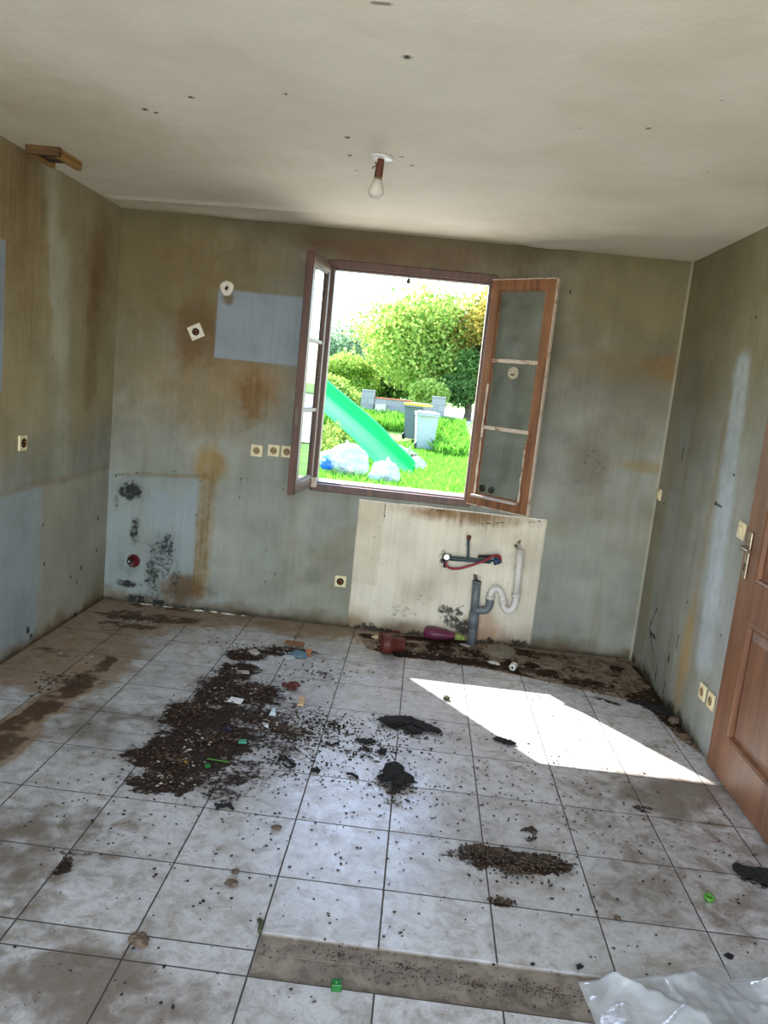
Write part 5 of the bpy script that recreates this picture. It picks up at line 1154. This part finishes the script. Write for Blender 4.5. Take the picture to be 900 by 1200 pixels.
heap = [(290, 768, .13, .08, 260, .02), (340, 762, .16, .05, 160, .015), (262, 815, .16, .16, 420, .02), (300, 812, .16, .16, 420, .015), (225, 832, .12, .14, 320, .02), (245, 865, .19, .17, 560, .02), (205, 890, .18, .14, 460, .02), (190, 915, .16, .10, 250, .01), (320, 850, .24, .16, 380, .004), (360, 860, .35, .25, 160, 0), (275, 790, .12, .12, 240, .015)]
m_cr4, nt, b = new_mat('black_crumbs'); g_ = nt.nodes.new('ShaderNodeNewGeometry'); L(nt, mix_n(nt, g_.outputs['Random Per Island'], srgb(16, 14, 12), srgb(58, 46, 38)), b.inputs['Base Color']); b.inputs['Roughness'].default_value = .95
crumbs('soil_crumbs', heap + [(520, 768, .35, .06, 420, .01), (610, 785, .25, .05, 260, .01), (460, 755, .2, .06, 120, .005), (700, 805, .25, .12, 160, .004), (775, 835, .08, .12, 120, .008), (80, 800, .25, .18, 160, .003), (150, 725, .2, .08, 120, .004), (640, 768, .3, .05, 160, .008)], (.003, .009), m_cr1, 'loose dark soil and crumbs swept into a long heap', 'soil', 11)
crumbs('pale_chips', [(h[0], h[1], h[2], h[3], h[4] // 9, .02) for h in heap] + [(340, 762, .2, .06, 40, .01), (540, 770, .45, .05, 90, .01), (165, 730, .18, .05, 50, .004), (100, 770, .2, .04, 24, .002)], (.003, .010), m_cr2, 'pale plaster chips scattered through the dirt', 'chips', 12, .45)
crumbs('droppings_heap', [(585, 1003, .11, .045, 420, .025), (615, 1012, .12, .05, 520, .03), (560, 996, .06, .03, 150, .015), (642, 1009, .08, .035, 220, .02), (600, 1022, .08, .04, 160, .02), (605, 1018, .22, .13, 90, 0)], (.0045, .008), m_cr3, 'flat heap of dark brown pellets on the right of the floor', 'pellets', 13, .8)
crumbs('droppings_heap', [(585, 1056, .025, .014, 34, .012), (598, 1059, .025, .012, 22, .01)], (.005, .008), m_cr3, 'small cluster of brown pellets below the large pellet heap', 'pellets', 14, .8)
crumbs('droppings_heap', [(620, 974, .03, .03, 26, .004), (623, 984, .03, .02, 10, 0)], (.005, .009), m_cr3, 'loose little cluster of dark pellets above the large pellet heap', 'pellets', 15, .8)
crumbs('scattered_crumbs', [(480, 860, .35, .25, 190, 0), (465, 925, .12, .12, 170, 0), (430, 880, .25, .2, 200, 0), (390, 850, .22, .16, 200, 0), (340, 860, .25, .2, 260, 0), (500, 900, .9, .5, 240, -1), (560, 1000, 1.2, .7, 240, -1), (300, 950, .8, .4, 200, -1), (330, 890, .5, .3, 260, 0), (230, 1050, .8, .5, 90, -1), (700, 960, .8, .5, 150, -1), (150, 900, .7, .4, 60, -1), (720, 840, .5, .4, 60, -1), (478, 850, .18, .08, 160, 0), (380, 790, .3, .3, 110, 0), (300, 760, .4, .25, 120, 0)], (.0025, .0085), m_cr4, 'dark crumbs scattered thinly over all the tiles', 'crumbs', 16)
crumbs('cement_crumbs', [(480, 1135, .5, .06, 160, 0), (560, 1155, .5, .05, 200, 0), (640, 1160, .3, .05, 140, 0), (400, 1120, .3, .04, 70, 0)], (.0015, .004), m_cr1, 'gritty crumbs lying in the bare cement strip', 'grit', 17)

# plastic sheet at the lower right
m_sheet = plastic_mat('clear_plastic_sheet', (236, 243, 252), .74, .10, 5)
m_film = plastic_mat('thin_clear_film', (200, 206, 214), .28, .12, 10)
def sheet(name, c00, c10, c11, c01, m, nu, nv, amp, seed, label, base=.006):
    P00, P10, P11, P01 = [np.array(FP(*c)) for c in (c00, c10, c11, c01)]
    us = np.linspace(0, 1, nu); vs = np.linspace(0, 1, nv)
    def f(U, V):
        P = (P00 * (1 - U[..., None]) + P10 * U[..., None]) * (1 - V[..., None]) + (P01 * (1 - U[..., None]) + P11 * U[..., None]) * V[..., None]
        x, y = P[..., 0], P[..., 1]; r1 = 1 - np.abs(fbm(x + .5 * y, y * .6, 2.6, seed, 2) * 2 - 1); r2 = 1 - np.abs(fbm(x + .4 * y, y - .6 * x, 9, seed + 5, 3) * 2 - 1)
        e = np.minimum(np.minimum(U, 1 - U), np.minimum(V, 1 - V)); k = sstep(0, .12, e) * .8 + .2
        P[..., 2] = base + amp * k * (np.clip(r1 - .4, 0, 1) ** 2 * 3.2 + .6 * np.clip(r2 - .7, 0, 1)) + amp * .25 * fbm(x, y, 3, seed + 9) * k
        P[..., 0] += .012 * (fbm(x, y, 12, seed + 2) - .5); P[..., 1] += .03 * (fbm(x * 1.0, y, 7, seed + 3) - .5)
        return P
    o = grid_mesh(name, us, vs, f, None, None, None, m)
    for p in o.data.polygons: p.use_smooth = True
    tag(o, label, 'plastic sheet'); return o
sheet('plastic_sheet', (677, 1156), (965, 1148), (1010, 1320), (745, 1330), m_sheet, 130, 90, .055, 31, 'crumpled milky clear plastic sheet in the lower right corner')
sheet('plastic_film', (742, 1143), (980, 1122), (1020, 1250), (780, 1230), m_film, 90, 60, .05, 41, 'thin see-through film spreading from under the milky plastic sheet', .003)
